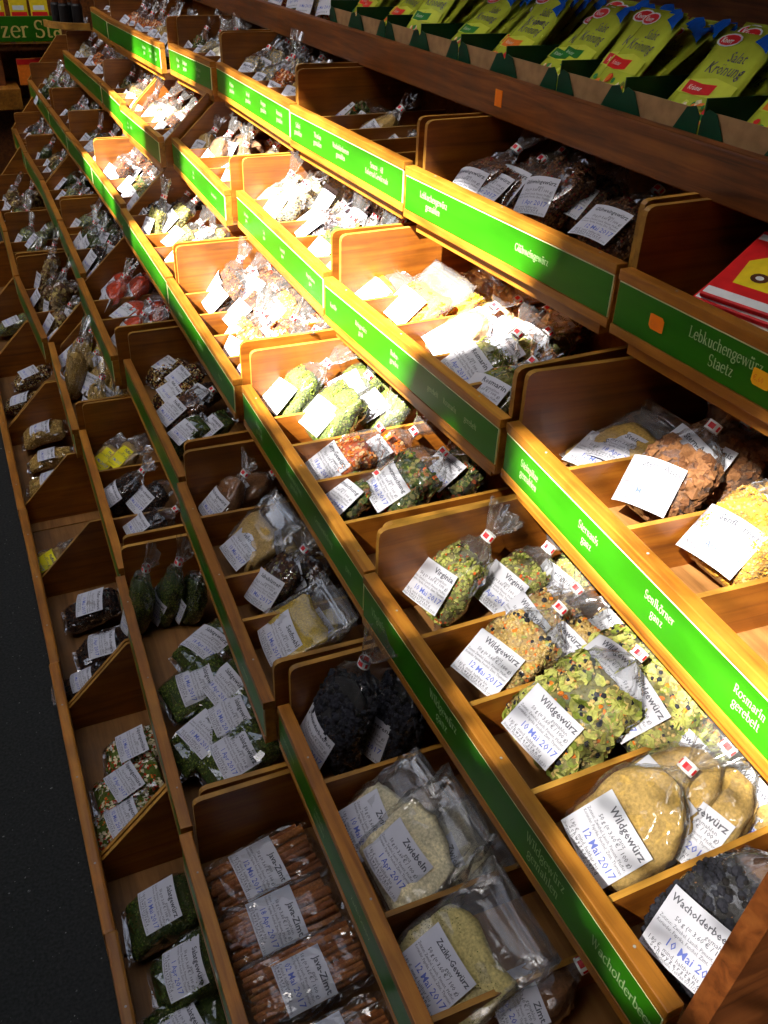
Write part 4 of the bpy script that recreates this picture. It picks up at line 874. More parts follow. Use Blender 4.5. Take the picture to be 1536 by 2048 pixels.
for t in TRAYS:
    for k in range(len(TRAYS[t])):
        a, L, ph = tray_frame(t, k); rs = random.Random(t*31+k)
        g = .001; zt = TZ[t]; far = k >= 4
        words = [w for e in SIGNS.get((t, k), []) for w in e[1][:1]]
        name = f'{ORD[k]} wooden tray from slanted board on {TIER[t]}'
        lab = name if t else f'{ORD[k]} unsigned wooden floor tray with sloping dividers from slanted board'
        tr = thing('spice_tray', lab, 'tray', (a.x+rs.uniform(-.002, .002), a.y, zt), (0, 0, ph), 'wooden spice trays in stepped rows')
        v0, v1 = g, L-g
        if t == 0:
            o = MB().box((-.004, v0-.005, -.112), (.020, v1+.005, 0), bev=.006).obj('front_board', ['wood_long'], tr)
            for i in range(3): MB().tube((.008, L*(.2+.3*i), -.001), (.008, L*(.2+.3*i), .0007), .0022, 8).obj('nail', ['nail'], tr)
            MB().box((.020, v0, -.110), (DEP, v1, -.092)).obj('floor_board', ['wood_floor'], tr)
            MB().box((DEP, v0, -.110), (DEP+.01, v1, .14)).obj('back_board', ['wood_panel'], tr)
            continue
        # front board: a cap strip, the board with the sign, a bottom strip
        MB().box((0, v0, -BH), (BT, v1, -.0165)).obj('front_board', ['wood_long'], tr)
        MB().box((-.0035, v0, -.0160), (BT+.001, v1, 0), bev=.0018).obj('cap_strip', ['wood_long'], tr)
        MB().box((-.0030, v0, -BH-.002), (-.0004, v1, -.083), bev=.0007).obj('bottom_strip', ['wood_long'], tr)
        MB().box((.012, v0+.03, -BH-.026), (DEP-.02, v1-.03, -BH-.0025)).obj('base_strip', ['wood_long'], tr)
        mb = MB(); mb.box((-.0022, v0+.004, -.0815), (-.0004, v1-.004, -.0182), 0)
        mb.box((-.0026, v0+.0035, -.0181), (-.0003, v1-.0035, -.0172), 1)
        mb.box((-.0026, v0+.0028, -.0815), (-.0003, v0+.0037, -.0182), 1)
        sg = mb.obj('sign', ['sign_green', 'sign_edge'], tr)
        for v, lines, size in SIGNS.get((t, k), []):
            V, F = letters(lines, size*{5: .84, 4: .66, 3: .8}.get(t, .75), .70, sg)
            obj('lettering', mesh('lettering', V, F, 'letter'), sg, (-.0024, v, -.0485))
        MB().box((BT, v0, -BH+.001), (DEP, v1, -.085)).obj('floor_board', ['wood_floor'], tr)
        MB().box((DEP, v0, -BH+.001), (DEP+.008, v1, .09)).obj('back_board', ['wood_panel'], tr)
        for e, (vv, vw) in enumerate(((v0, v0+.010), (v1-.010, v1))):
            if (t, k, e) == (3, 0, 0): continue
            st = 'slope' if ((e == 1 and (t, k+1) in SLOPED) or (e == 0 and (t, k) in SLOPED)) else 'rect'
            hh = PH+rs.uniform(-.006, .004); w0 = BT+.001+(rs.random() < .4)*rs.uniform(.004, .02)
            MB().prism(panel_pts(st, h=hh, w0=w0), vv, vw, 0, 1).obj('end_panel', ['wood_panel', 'wood_edge'], tr)
        dvs = DIV.get((t, k))
        if dvs is None:
            n = rs.choice([2, 3, 3, 4]); dvs = [L*(i+1)/(n+1)+rs.uniform(-.02, .02) for i in range(n)]; DIV[(t, k)] = dvs
        for d in dvs:
            if d < v0+.03 or d > v1-.03: continue
            zt_ = -.006+rs.uniform(-.004, .003)
            MB().prism([(BT+.001, -.0849), (DEP-.001, -.0849), (DEP-.001, zt_), (BT+.001, zt_)], d-.004, d+.004, 0, 1).obj('divider', ['wood_panel', 'wood_edge'], tr)
        # brads and knots on the cap
        if k < 2:
            for i in range(3):
                v = L*(.12+.37*i)+rs.uniform(-.03, .03)
                MB().tube((.009, v, -.0005), (.009, v, .0006), .0018, 8).obj('nail', ['nail'], tr)
        if (t, k) == (5, 0):
            for y, m_ in ((.924, 'sticker'), (.732, 'sticker_yellow')):
                v = (y-a.y)/math.cos(ph); z = -.049
                pts = [(-.5, -.45), (-.35, -.5), (.35, -.5), (.5, -.3), (.5, .45), (.35, .5), (-.35, .5), (-.5, .3)]
                V = [(-.0035, v+p[0]*.029, z+p[1]*.022) for p in pts]; st = obj('price_sticker', mesh('price_sticker', V, [tuple(reversed(range(8)))], m_), tr)
                tv, tf, tw = sans('\u20ac,60')
                obj('price', mesh('price', [(-.0037, v-(p[0]-tw/2-.4)*.009, z-.005+p[1]*.011) for p in tv], [tuple(reversed(f)) for f in tf], 'pack_orange'), st)
# sloping dividers of the floor trays: one board, children of the tray they stand in
def tray_obj(t, k): return [o for o in bpy.data.objects if o.name.startswith('spice_tray') and o.get('label', '').startswith(ORD[k]) and ((TIER[t] in o['label']) if t else ('floor tray' in o['label']))][0]
for y in (.70, 1.20, 1.635, 2.15, 2.54, 3.08, 3.67, 4.2, 4.75):
    k = max(i for i in range(len(TRAYS[0])) if TRAYS[0][i][0][1] <= y); a, L, ph = tray_frame(0, k)
    for dv_ in ((0,) if y in (2.15, 2.54) else (0, -.012)):
        MB().prism([(.021, -.0915), (DEP-.002, -.0915), (DEP-.002, .13), (.17, .128), (.034, -.008), (.021, -.02)], y-a.y-.004+dv_, y-a.y+.004+dv_, 0, 1).obj('sloping_divider', ['wood_panel', 'wood_edge'], tray_obj(0, k))

# the rack that carries the trays: stepped stringers and a back wall
rack = thing('stepped_rack', 'dark stepped wooden rack hidden under the rows of trays', 'rack', (0, 0, 0))
for y in (.34, 1.40, 2.85, 4.2, 5.4):
    mb = MB()
    for t in range(1, 6):
        x = railx(t, y)+.20; z1 = TZ[t]-BH-.028; z0 = TZ[t-1]-.09 if t > 1 else 0.0
        mb.box((x, y-.02, max(0.0, z0-.12)), (x+.16, y+.02, z1))
    mb.obj('stringer', ['wood_dark'], rack)
MB().box((1.44, .2, 0), (1.48, 6.0, 2.3)).obj('back_wall', ['wood_dark'], rack)
# slanted end board at the near end
p = [(.449, -.10), (.5115, .30), (.80, .30), (.80, -.10)]
sb = MB().prism([(x, z+TZ[3]) for x, z in p], .255, .279, 0, 0).obj('slanted_board', ['wood_slant'])
tag(sb, 'dark red-brown slanted end board closing the third tier beside the juniper berries', 'board')

# ------------------------------------------------------------------ top shelf with salad dressing sachets
SX, SZ0, SZ1 = .970, HS-.335, HS-.262
sh = thing('top_shelf', 'dark brown plank shelf above the trays carrying green cartons', 'shelf', (SX, 0, SZ0))
MB().box((0, .2, 0), (.030, 6.0, SZ1-SZ0), bev=.004).obj('front_plank', ['wood_dark'], sh)
MB().box((.0305, .2, .02), (.44, 6.0, .045)).obj('shelf_board', ['wood_dark'], sh)
st = MB().box((-.0012, 1.622, .022), (-.0002, 1.648, .052)).obj('price_sticker', ['sticker'], sh)
cz = SZ0+.0455
random.seed(11)
CW = .19
def carton(y0, n):
    L = CW*n
    c = thing('display_carton', f'{ORD[int((y0-.7)/.38)]} dark green cut-out sachet carton along the top shelf from slanted board', 'carton', (SX+.036, y0, cz), (0, 0, 0), 'green sachet cartons on the top shelf')
    MB().box((.003, 0, .0), (.19, L, .004)).obj('carton_base', ['cardboard'], c)
    for i in range(n):
        v = i*CW
        # green front with a trapezoid cut, brown inner flap behind it
        V = []; F = []
        prof = [(v, 0), (v+CW, 0), (v+CW, .050), (v+CW-.012, .062), (v+CW-.030, .058), (v+CW-.062, .012), (v+.062, .012), (v+.030, .058), (v+.012, .062), (v, .050)]
        for x in (0, .002):
            V += [(x, q[0], q[1]) for q in prof]
        m_ = len(prof)
        F = [tuple(range(m_)), tuple(m_+i_ for i_ in reversed(range(m_)))]+[(i_, m_+i_, m_+(i_+1) % m_, (i_+1) % m_) for i_ in range(m_)]
        obj('front_wall', mesh('front_wall', V, F, 'carton_green'), c)
        MB().box((.0055, v+.018, .004), (.0075, v+CW-.018, .058)).obj('inner_flap', ['cardboard'], c)
        MB().box((.003, v+CW-.003, .004), (.19, v+CW, .075)).obj('carton_side', ['carton_green'], c)
    MB().box((.188, 0, .0045), (.191, L, .11)).obj('carton_back', ['cardboard'], c)
    return c
for y0, n in ((.73, 2), (1.115, 2), (1.50, 2), (1.885, 2), (2.27, 2)): carton(y0, n)
def sachet_meshes(seed, banner):
    rng = np.random.default_rng(seed); w, h = .114, .19
    nx, nz = 9, 11; V = []; F = []
    for s in (-1, 1):
        for j in range(nz):
            for i in range(nx):
                u, q = i/(nx-1), j/(nz-1); e = min(1, 6*min(u, 1-u))*min(1, 7*min(q, 1-q))
                V.append((w*(u-.5), s*.0042*e**.6-0*s+rng.normal(0, .0004)*e, h*q))
    N = nx*nz
    for s in range(2):
        for j in range(nz-1):
            for i in range(nx-1):
                f = (s*N+j*nx+i, s*N+j*nx+i+1, s*N+(j+1)*nx+i+1, s*N+(j+1)*nx+i); F.append(f if s == 0 else tuple(reversed(f)))
    for i in range(nx-1): F.append((i+1, i, N+i, N+i+1)); k = (nz-1)*nx; F.append((k+i, k+i+1, N+k+i+1, N+k+i))
    for j in range(nz-1): F.append((j*nx, (j+1)*nx, N+(j+1)*nx, N+j*nx)); k = nx-1; F.append(((j+1)*nx+k, j*nx+k, N+j*nx+k, N+(j+1)*nx+k))
    body = mesh('pouch', V, F, 'lime', smooth=True)
    # print on the front
    V = []; F = []; MI = []; mats = ['ink', 'pack_red', 'pack_white', banner, 'lime_pale', 'pack_orange', 'pack_green', 'c_cream', 'c_green2']
    lay = [0]
    def poly(pts, m_):
        lay[0] += 1; k = len(V)
        for x, z in pts: V.append((x*.93, -.0048-.00006*lay[0], z*1.15))
        F.append(tuple(range(k, k+len(pts)))); MI.append(m_)
    def txt(s, x, z, size, m_, bold=0, shear=.0, sx=.85):
        tv, tf, tw = sans(s, bold); k = len(V); lay[0] += 1
        for p in tv: V.append(((x+(p[0]*sx+p[1]*shear)*size)*.93, -.0048-.00006*lay[0], (z+p[1]*size)*1.15))
        for f in tf: F.append(tuple(k+i for i in f)); MI.append(m_)
    poly([(-.055, .062), (.055, .062), (.055, .085), (.0, .092), (-.055, .083)], 4)
    el = [(-.034+.021*math.cos(a*.5236), .149+.0085*math.sin(a*.5236)+.1*.021*math.cos(a*.5236)) for a in range(12)]
    poly([(-.034+(x+.034)*1.18, .149+(z-.149)*1.25) for x, z in el], 2); poly(el, 1); txt('Knorr', -.0495, .1445, .0115, 2, .03, .1)
    txt('Salat', -.008, .118, .0235, 0, .0, .12); txt('Kr\u00f6nung', -.036, .0975, .0265, 0, .0, .12)
    bz = .074
    poly([(-.050, bz-.010), (-.02, bz-.012), (.012, bz-.008), (.014, bz+.008), (-.018, bz+.006), (-.050, bz+.009)], 3); txt('Kr\u00e4uter', -.042, bz-.005, .011, 2, 0, .1)
    for i in range(46):
        x, z, r_ = rng.uniform(-.052, .052), rng.uniform(.006, .054), rng.uniform(.004, .010); a0 = rng.uniform(0, 6)
        if z > .054-.25*abs(x): continue
        poly([(x+r_*rng.uniform(.6, 1.2)*math.cos(a0+a*1.05), z+r_*rng.uniform(.6, 1.2)*math.sin(a0+a*1.05)) for a in range(6)], int(rng.choice([1, 5, 6, 7, 8, 4])))
    pm = mesh('print', V, F, mats, MI)
    # blue ribbon corner
    V = [(.022, -.0085, .150), (.034, -.009, .163), (.050, -.0088, .166), (.060, -.0086, .158), (.057, -.0086, .148), (.060, -.0084, .136), (.048, -.0088, .142), (.036, -.009, .146)]
    V = [(x_*.93, y_, z_*1.15) for x_, y_, z_ in V]; rb = mesh('ribbon', V, [tuple(range(8))], 'pack_blue')
    return body, pm, rb
SACH = [sachet_meshes(s, b_) for s, b_ in ((1, 'pack_red'), (2, 'pack_green'), (3, 'pack_orange'), (4, 'pack_red'))]
WHAT = ['red', 'green', 'orange', 'red']
def sachet(y, x, z, variant, lean, yaw, where):
    body, pm, rb = SACH[variant]
    q = Euler((0, 0, rad(-90+yaw))).to_matrix() @ Euler((rad(-lean), 0, 0)).to_matrix()
    o = thing('dressing_sachet', f'lime green dressing sachet with {WHAT[variant]} banner, {where}', 'sachet', (x, y, z), q.to_euler(), f'sachets with {WHAT[variant]} banner, {where}')
    obj('pouch', body, o); obj('print', pm, o); obj('ribbon', rb, o)
for i_, (v, n) in enumerate(((3, 9), (2, 10), (0, 11), (3, 10), (1, 11), (2, 9), (0, 10), (1, 11), (2, 10), (0, 9))):
    y = .73+.1925*i_+.085
    for i in range(n):
        sachet(y+random.uniform(-.022, .022), SX+.050+i*.0125, cz+.006+random.uniform(0, .012), v if random.random() < .75 else (v+1) % 4, 46+random.uniform(-6, 5), random.uniform(-9, 9)+2, ('front one in ' if i == 0 else 'stacked behind in ')+ORD[min(i_, 8)]+' carton bay along shelf')
# bags with paper labels further along the shelf
for i in range(14):
    y = 2.72+i*.125+random.uniform(-.02, .02)
    kd = ['peel', 'vegmix', 'graygrain', 'herbpale', 'chili', 'flower'][i % 6]
    b_ = place_bag(5, min(8, 3), 'tied', kd, SX+.10+random.uniform(0, .03), y, cz+.062, .125, .095, .05, 22, 10, random.uniform(-6, 6), ['Fr\u00fcchtetee', 'Rooibos', 'Kr\u00e4utertee'][i % 3], True)
    b_['label'] = f'tied bag of {KIND[kd][2]} with white label standing on the plank top shelf'; b_['group'] = f'{KIND[kd][2]} bags on the top shelf'

# ------------------------------------------------------------------ the bags in the trays
for row in BAGS: place_bag(*row, far=row[5] > 2.2)
rs = random.Random(3)
FILL = {5: ['powder_tan', 'graygrain', 'leafdark', 'peel'], 4: ['brownlump', 'graygrain', 'powder_tan', 'leafdark'], 3: ['herbdark', 'brownlump', 'herbgray'], 2: ['herbdark', 'herbgray', 'pepper', 'leafdark'], 1: ['mushroom', 'herbgray', 'coriander']}
for t in range(1, 6):
    for k in range(len(TRAYS[t])):
        a, L, ph = tray_frame(t, k); cuts = [0]+sorted(DIV.get((t, k), []))+[L]
        for c0, c1 in zip(cuts, cuts[1:]):
            if c1-c0 < .05 or k < 2 or (t, k) in ((1, 2), (2, 2), (5, 2)): continue
            yc = a.y+(c0+c1)/2*math.cos(ph)
            have = [row for row in BAGS if row[0] == t and a.y+c0-.02 < row[5] < a.y+c1+.02]
            kd = have[0][3] if have else rs.choice(FILL[t])
            lb = have[0][13] if have else rs.choice(['Kr\u00e4uter', 'Pilze', 'Nelken'])
            nw = max(1, round((c1-c0)/.13))
            for i in range(3 if k < 3 else (2 if k < 5 else 1)):
                w = .09+.072*i
                for m_ in range(nw):
                    y = a.y+c0+(c1-c0)*(m_+.5)/nw+rs.uniform(-.012, .012)
                    if any(abs(row[4]-railx(t, y)-w) < .05 and abs(row[5]-y) < .07 for row in have): continue
                    lean = rs.uniform(26, 48); H = rs.uniform(.10, .128); D = .055
                    z = TZ[t]-.085+.5*H*math.cos(rad(lean))+.5*D*math.sin(rad(lean))+.012*i
                    place_bag(t, k, 'tied', kd, railx(t, y)+w, y, z, H, max(.06, min(.105, (c1-c0)/nw*.98)), D, lean, rs.uniform(-4, 8), rs.uniform(-8, 6), lb, True)

# cinnamon stick packs
def stick_pack(seed):
    rng = np.random.default_rng(seed); W, Lz, D = .105, .185, .030
    V = []; F = []; MI = []
    for i in range(26):
        x0 = rng.uniform(-W/2+.008, W/2-.008); y0 = rng.uniform(-D/2+.006, D/2-.006); r_ = rng.uniform(.0048, .0075); tl = rng.normal(0, .012); l0, l1 = rng.uniform(.0, .012), Lz-rng.uniform(.0, .012)
        n = 9; k = len(V); turns = 9
        for zz in np.linspace(l0, l1, 6):
            jx = rng.normal(0, .0007)
            for j in range(n):
                a_ = -1.9+5.1*j/(n-1); rr = r_*(1-.05*j)
                V.append((x0+tl*(zz-Lz/2)+jx+rr*math.cos(a_), y0+rr*math.sin(a_), zz))
        for q in range(5):
            for j in range(n-1): F.append((k+q*n+j, k+q*n+j+1, k+(q+1)*n+j+1, k+(q+1)*n+j)); MI.append(i % 2)
    cm = mesh('cinnamon_sticks', V, F, ['c_cinn', 'c_cinn2'], MI, smooth=True)
    V = []; F = []; nt, nF = 15, 30
    for i in range(nt):
        t = i/(nt-1); e = min(1, 9*min(t, 1-t))**.5
        for j in range(nF):
            a_ = 2*math.pi*j/nF
            V.append((W/2*1.05*sgn(math.cos(a_), .5)*(.9+.1*e)+rng.normal(0, .0018), D/2*1.15*max(.08, e)*sgn(math.sin(a_), .5)+rng.normal(0, .0022), -.008+(Lz+.016)*t+rng.normal(0, .002)))
    for i in range(nt-1):
        for j in range(nF): F.append((i*nF+j, i*nF+(j+1) % nF, (i+1)*nF+(j+1) % nF, (i+1)*nF+j))
    return cm, mesh('film', [tuple(map(float, v)) for v in V], F, 'film'), (W, Lz, D)
for i, (x, y, dz) in enumerate(((.225, .918, .0), (.222, .812, .012), (.228, .705, .024), (.225, .585, .012), (.22, .47, 0))):
    cm, fm, (W, Lz, D) = stick_pack(40+i); lean = 82
    q = Euler((0, 0, rad(-90+random.uniform(-3, 6)))).to_matrix() @ Euler((rad(-lean), 0, 0)).to_matrix()
    c0 = Vector((x, y, TZ[1]-.085+.016+.012+dz)) - q @ Vector((0, 0, Lz/2))
    o = thing('cinnamon_pack', f'{ORD[i]} flat cellophane pack of cinnamon sticks from the far end panel', 'pack', c0, q.to_euler(), 'cinnamon stick packs')
    obj('cinnamon_sticks', cm, o); obj('film', fm, o)
    lm, pm = label_mesh('Java-Zimt', i, False); lo = obj('paper_label', lm, o, (0, -D*.62-.002, Lz*.47), (0, 0, 0)); lo.scale = (1.15,)*3; obj('print', pm, lo)

# crumpled paper left in a tray
bm = bmesh.new(); bmesh.ops.create_icosphere(bm, subdivisions=2, radius=.03)
rr = random.Random(8)
for v in bm.verts: v.co = Vector((v.co.x*.9, v.co.y*.9, v.co.z*.8))*rr.uniform(.7, 1.15)
me = bpy.data.meshes.new('paper_wad'); bm.to_mesh(me); bm.free(); me.materials.append(M['paper'])
o = obj('paper_wad', me, None, (.235, 3.33, TZ[1]-.062)); tag(o, 'crumpled white paper lying in an empty tray compartment', 'paper')

# red and yellow gingerbread packets in the nearest tray of the top tier
for i in range(5):
    o = thing('gingerbread_packet', 'red packet with yellow and brown print in the fifth signed tier', 'packet', (.900+.004*i, .83-.010*i, TZ[5]-.05+.011*i), (Euler((0, 0, rad(-82+2*i))).to_matrix() @ Euler((rad(-66), 0, 0)).to_matrix()).to_euler(), 'red gingerbread packets')
    MB().box((-.12, -.004, 0), (.12, .004, .15), bev=.0025).obj('pouch', ['pack_red'], o)
    mb = MB(); V = []; F = []; MI = []
    def pol(pts, m_, l_):
        k = len(V); V.extend([(x*1.33, -.0042-.0001*l_, z*1.2) for x, z in pts]); F.append(tuple(range(k, k+len(pts)))); MI.append(m_)
    pol([(-.088, .108), (.088, .108), (.088, .118), (-.088, .118)], 0, 1)
    pol([(-.088, .003), (.088, .003), (.088, .015), (-.088, .015)], 0, 1)
    pol([(-.07, .03), (.07, .03), (.075, .07), (.05, .095), (-.05, .095), (-.075, .07)], 1, 1)
    for cx, cz_, r_ in ((-.035, .072, .018), (.02, .078, .02), (-.005, .05, .013), (.045, .052, .012), (-.05, .048, .010)):
        pol([(cx+r_*math.cos(a_*.52), cz_+r_*.8*math.sin(a_*.52)) for a_ in range(12)], 2, 2+abs(cx)*20)
        pol([(cx+r_*.45*math.cos(a_*.52), cz_+r_*.35*math.sin(a_*.52)) for a_ in range(12)], 0, 4+abs(cx)*20)
    obj('print', mesh('print', V, F, ['pack_white', 'pack_yellow', 'brown_print'], MI), o)

# ------------------------------------------------------------------ the far stall behind the rows
FY = 6.55
fs = thing('far_stall', 'far wooden stall with dark recess and green lettered sign', 'stall', (0, FY, 0))
MB().box((-1.2, .30, 0), (1.2, .34, 2.3)).obj('back_wall', ['wood_dark'], fs)
MB().box((-1.2, -.01, HS-.80), (.75, .30, HS-.765)).obj('shelf_board', ['wood_dark'], fs)
MB().box((-1.2, -.12, HS-1.115), (.40, .29, HS-1.0)).obj('counter', ['wood_long'], fs)
MB().box((-1.2, .0, 0), (.75, .29, HS-1.12)).obj('base_panel', ['wood_dark'], fs)
MB().box((.29, .02, HS-1.0), (.33, .28, HS-.80)).obj('upright', ['wood_slant'], fs)
sg = thing('stall_sign', 'green board sign with large cream serif letters on the far stall', 'sign', (0, FY-.03, HS-.75))
MB().box((-1.2, -.010, 0), (.70, .010, .137), bev=.002).obj('board', ['sign_green'], sg)
x1 = .715; sz = .132; sxx = .90
for word, xr in (('Sta', 0), ('zer', 1.66)):
    tv, tf, tw = serif(word)
    V = [(x1-(tw-p[0]+xr)*sz*sxx, -.0108-p[2], .024+p[1]*sz) for p in tv]
    obj('lettering', mesh('lettering', V, tf, 'letter_yellow'), sg)
for i, x in enumerate((-.1, .05, .20, .352, .485, .605)):
    o = thing('yellow_packet', 'yellow food packet standing above the green lettered sign', 'packet', (x, FY+.06, HS-.765), (rad(-8), 0, 0), 'yellow packets above the far sign')
    MB().box((-.052, -.015, 0), (.052, .015, .235), bev=.004).obj('pouch', ['pack_yellow'], o)
    MB().box((-.045, -.0165, .14), (.045, -.0155, .165)).obj('print_band', ['pack_red'], o)
    MB().box((-.035, -.0165, .175), (.03, -.0155, .20)).obj('print_patch', ['pack_white'], o)
for i, (x, z) in enumerate(((.47, -.9995), (.56, -.9995))):
    o = thing('noodle_packet', 'orange and red packet standing in the dark recess under the sign', 'packet', (x, FY+.02+.03*i, HS+z-.0), (rad(-6), 0, 0), 'packets under the far sign')
    MB().box((-.055, -.02, 0), (.055, .02, .15), bev=.004).obj('pouch', ['pack_orange'], o)
    MB().box((-.055, -.0215, .115), (.055, -.0205, .145)).obj('print_band', ['pack_red'], o)
o = thing('baking_box', 'blue upright box with red top standing behind the far grey herb bags', 'box', (.60, 6.05, TZ[3]-.06))
MB().box((-.05, -.03, 0), (.05, .03, .13), bev=.002).obj('carton', ['pack_blue'], o)
MB().box((-.055, -.034, .131), (.055, .034, .175), bev=.006).obj('top_packet', ['pack_red'], o)
MB().box((-.02, -.0315, .04), (.03, -.0305, .085)).obj('print_patch', ['pack_yellow'], o)
MB().box((-.012, -.0355, .134), (.006, -.0345, .172)).obj('print_band', ['pack_white'], o)
# end boards of the rows at the far end
for t in (1, 2, 3):
    x, y = TRAYS[t][-1][1]
    o = MB().prism([(x-.005, TZ[t]-.11), (x+.36, TZ[t]-.11), (x+.36, TZ[t]+.22), (x+.19, TZ[t]+.22), (x-.005, TZ[t]-.005)], y+.01, y+.028, 0, 1).obj('end_board', ['wood_panel', 'wood_edge'])
    tag(o, f'sloping brown board ending the {TIER[t]} beside the far stall', 'board')
# round corner tray beyond the top tier
ct = thing('corner_tray', 'rounded wooden corner tray holding dark jars beyond the top tier', 'tray', (.70, 5.28, HS-.55))
mb = MB(); n = 12; R1, R0 = .20, .185
pts = [(-R1*math.sin(i/n*1.57), -R1*math.cos(i/n*1.57)+.12) for i in range(n+1)]
k = 0
for z0, z1 in ((0, .03),):
    V = []; F = []
    for i in range(n+1):
        a_ = i/n*math.pi/2
        for R_ in (R1, R0):
            for z in (z0, z1): V.append((-R_*math.sin(a_), .10-R_*math.cos(a_), z))
    for i in range(n):
        b0, b1 = 4*i, 4*i+4
        F += [(b0, b1, b1+1, b0+1), (b0+2, b0+3, b1+3, b1+2), (b0+1, b1+1, b1+3, b0+3), (b0, b0+2, b1+2, b1)]
obj('rim', mesh('rim', V, F, 'wood_edge'), ct)
V = [(0, .10, .002)]+[(-R0*math.sin(i/n*1.5708), .10-R0*math.cos(i/n*1.5708), .002) for i in range(n+1)]
obj('tray_floor', mesh('tray_floor', V, [(0, i+1, i+2) for i in range(n)], 'wood_floor'), ct)
for i, (x, y) in enumerate(((-.10, .02), (-.04, .0), (-.13, .08), (-.06, .07))):
    o = thing('dark_jar', 'dark glass jar with dull lid standing in the rounded corner tray', 'jar', (.70+x, 5.28+y, HS-.547), (0, 0, 0), 'dark jars in the corner tray')
    mb = MB().tube((0, 0, 0), (0, 0, .095), .026, 14).tube((0, 0, .095), (0, 0, .105), .026, 14, 0, .02); mb.obj('glass', ['black'], o)
    MB().tube((0, 0, .1055), (0, 0, .122), .022, 14).obj('lid', ['brown_print'], o)

plain('hall_wall', (.10, .075, .05), .8, .3, 2)
# ------------------------------------------------------------------ canopy over the stall, unseen hall roof with gaps shaped to cast sun patches (above the frame)
cp = thing('stall_canopy', 'wooden canopy boards over the back of the stall', 'canopy', (0, 0, 0))
MB().box((.84, -.6, HS+.36), (1.5, 6.3, HS+.40)).obj('roof_board', ['wood_dark'], cp)
MB().box((.82, -.6, HS+.32), (.84, 6.3, HS+.40)).obj('fascia', ['wood_dark'], cp)
RZ = 7.0
def onto_roof(p): p = Vector(p); return p - SUN_D*((p.z-RZ)/SUN_D.z)
def pt(t, y, dz): return (railx(t, y), y, TZ[t]+dz)
OPEN = [  # roof gaps added for the light, outlined by the sun patches wanted below
 [pt(5, 1.20, -.012), pt(5, 2.93, -.008), pt(4, 2.98, -.02), pt(3, 3.0, -.07), pt(3, 2.55, -.04), pt(3, 2.3, -.004), pt(3, 1.74, -.004), (.50, 1.58, TZ[3]-.03), (.62, 1.46, TZ[3]-.03), (.72, 1.42, TZ[3]-.03), pt(4, 1.36, -.08)],
 [pt(5, 3.24, -.01), pt(5, 3.60, -.01), pt(4, 3.6, -.03), pt(3, 3.55, -.07), pt(3, 3.38, -.08), pt(4, 3.36, -.04)],
 [pt(5, 3.66, -.02), pt(5, 3.92, -.02), pt(4, 4.05, -.04), pt(3, 4.0, -.05), pt(3, 3.60, -.06), pt(4, 3.62, -.04)],
 [pt(4, .985, .0), pt(4, .965, -.105), pt(4, .45, -.108), (.57, .05, TZ[4]-.11), (.60, .05, TZ[4]+.01), pt(4, .40, .01)],
]
PARTIAL_SUN = [   # added roof areas with sparse holes, thinning the sun to softer light
 ([pt(4, .985, -.12), pt(4, .40, -.12), (.60, .05, TZ[4]-.13), (.40, .05, TZ[3]+.01), pt(3, .5, .01), pt(3, 1.0, .01), pt(3, 1.45, .012), (.50, 1.56, TZ[3]-.02), (.74, 1.38, TZ[3]-.02), pt(4, 1.15, -.12)], 10),
 ([pt(5, .80, -.10), pt(5, .30, -.10), pt(5, .30, -.05), pt(5, .62, -.03)], 10),
 ([pt(4, .97, .012), pt(4, .40, .012), (.60, .05, TZ[4]+.012), (.85, .02, TZ[5]-.10), pt(5, .55, -.11), pt(5, .72, -.125)], 3),
]
partial_gaps = [([tuple(onto_roof(p)[:2]) for p in q], n) for q, n in PARTIAL_SUN]
polys = [[tuple(onto_roof(p)[:2]) for p in q] for q in OPEN]
def inside(x, y, q):
    c = False; j = len(q)-1
    for i in range(len(q)):
        (xi, yi), (xj, yj) = q[i], q[j]
        if (yi > y) != (yj > y) and x < (xj-xi)*(y-yi)/(yj-yi)+xi: c = not c
        j = i
    return c
X0, X1, Y0, Y1 = -6.9, -2.6, -4.6, 6.6          # the part of the roof that stands between sun and stall
st_ = .025; nx, ny = int((X1-X0)/st_), int((Y1-Y0)/st_)
gx = X0+st_*(np.arange(nx)+.5); gy = Y0+st_*(np.arange(ny)+.5)
blk = np.ones((nx, ny), bool)
for q in polys:
    xs = [p[0] for p in q]; ys = [p[1] for p in q]
    for i in np.where((gx > min(xs)-.1) & (gx < max(xs)+.1))[0]:
        for j in np.where((gy > min(ys)-.1) & (gy < max(ys)+.1))[0]:
            if inside(gx[i], gy[j], q): blk[i, j] = False
for q, dens in partial_gaps:
    xs = [p[0] for p in q]; ys = [p[1] for p in q]
    for i in np.where((gx > min(xs)-.1) & (gx < max(xs)+.1))[0]:
        for j in np.where((gy > min(ys)-.1) & (gy < max(ys)+.1))[0]:
            if (i+(3 if dens > 4 else 1)*j) % dens < 1 and inside(gx[i], gy[j], q): blk[i, j] = False
mb = MB()
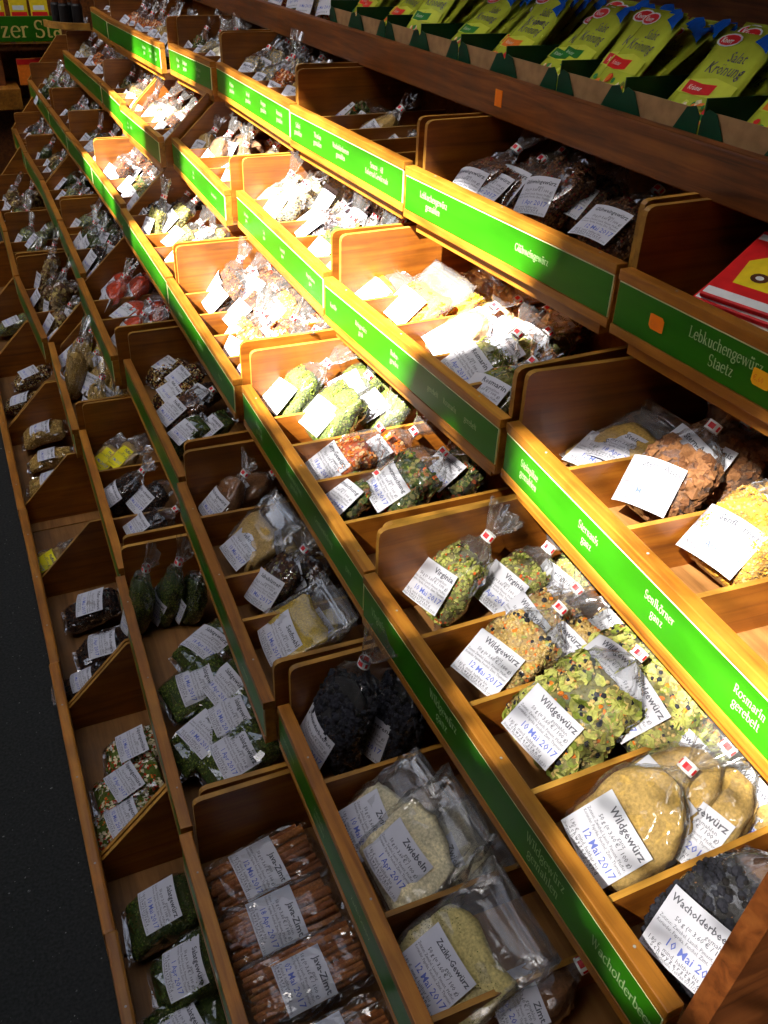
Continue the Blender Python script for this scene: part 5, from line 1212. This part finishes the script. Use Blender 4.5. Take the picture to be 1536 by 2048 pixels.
for i in range(nx):                      # runs of closed roof between the gaps shaped for the sun patches
    j = 0
    while j < ny:
        if blk[i, j]:
            e = j
            while e < ny and blk[i, e]: e += 1
            xa, xb, ya, yb = X0+i*st_, X0+(i+1)*st_, Y0+j*st_, Y0+e*st_
            k = len(mb.v); mb.v += [(xa, ya, RZ), (xb, ya, RZ), (xb, yb, RZ), (xa, yb, RZ)]; mb.f.append((k, k+1, k+2, k+3)); mb.m.append(0); j = e
        else: j += 1
RX0, RX1, RY0, RY1 = -15.0, 9.0, -9.0, 16.0
def quad(xa, xb, ya, yb):
    k = len(mb.v); mb.v += [(xa, ya, RZ), (xb, ya, RZ), (xb, yb, RZ), (xa, yb, RZ)]; mb.f.append((k, k+1, k+2, k+3)); mb.m.append(0)
quad(X0, X1, RY0, Y0); quad(X0, X1, Y0+ny*st_, RY1)
def skylights(xa, xb, ya, yb, nx_, ny_, bar):
    """a glazed strip: open panes between bars, closed roof before and behind it"""
    quad(xa, xb, RY0, ya); quad(xa, xb, yb, RY1)
    px, py = (xb-xa)/nx_, (yb-ya)/ny_
    for i in range(nx_+1): x = xa+i*px; quad(max(xa, x-bar), min(xb, x+bar), ya, yb)
    for j in range(ny_+1):
        for i in range(nx_): y = ya+j*py; quad(xa+i*px+bar, xa+(i+1)*px-bar, max(ya, y-bar), min(yb, y+bar))
skylights(X1, 1.6, -.8, 9.0, 4, 8, .10)
skylights(-12.5, X0, 2.0, 12.0, 4, 7, .12)
quad(1.6, RX1, RY0, RY1); quad(RX0, -12.5, RY0, RY1)
ro = mb.obj('light_mask_roof', ['roof_metal']); tag(ro, 'unseen dark hall roof with skylights and gaps shaped to cast sun patches', 'roof')

hw = thing('hall_wall', 'dark walls of the market hall enclosing the aisle and the stalls', 'wall', (0, 0, 0))
for a_, b_ in (((RX0-.2, RY0, 0), (RX0, RY1, RZ)), ((RX1, RY0, 0), (RX1+.2, RY1, RZ)), ((RX0, RY0-.2, 0), (RX1, RY0, RZ)), ((RX0, RY1, 0), (RX1, RY1+.2, RZ))):
    MB().box(a_, b_).obj('wall', ['hall_wall'], hw)
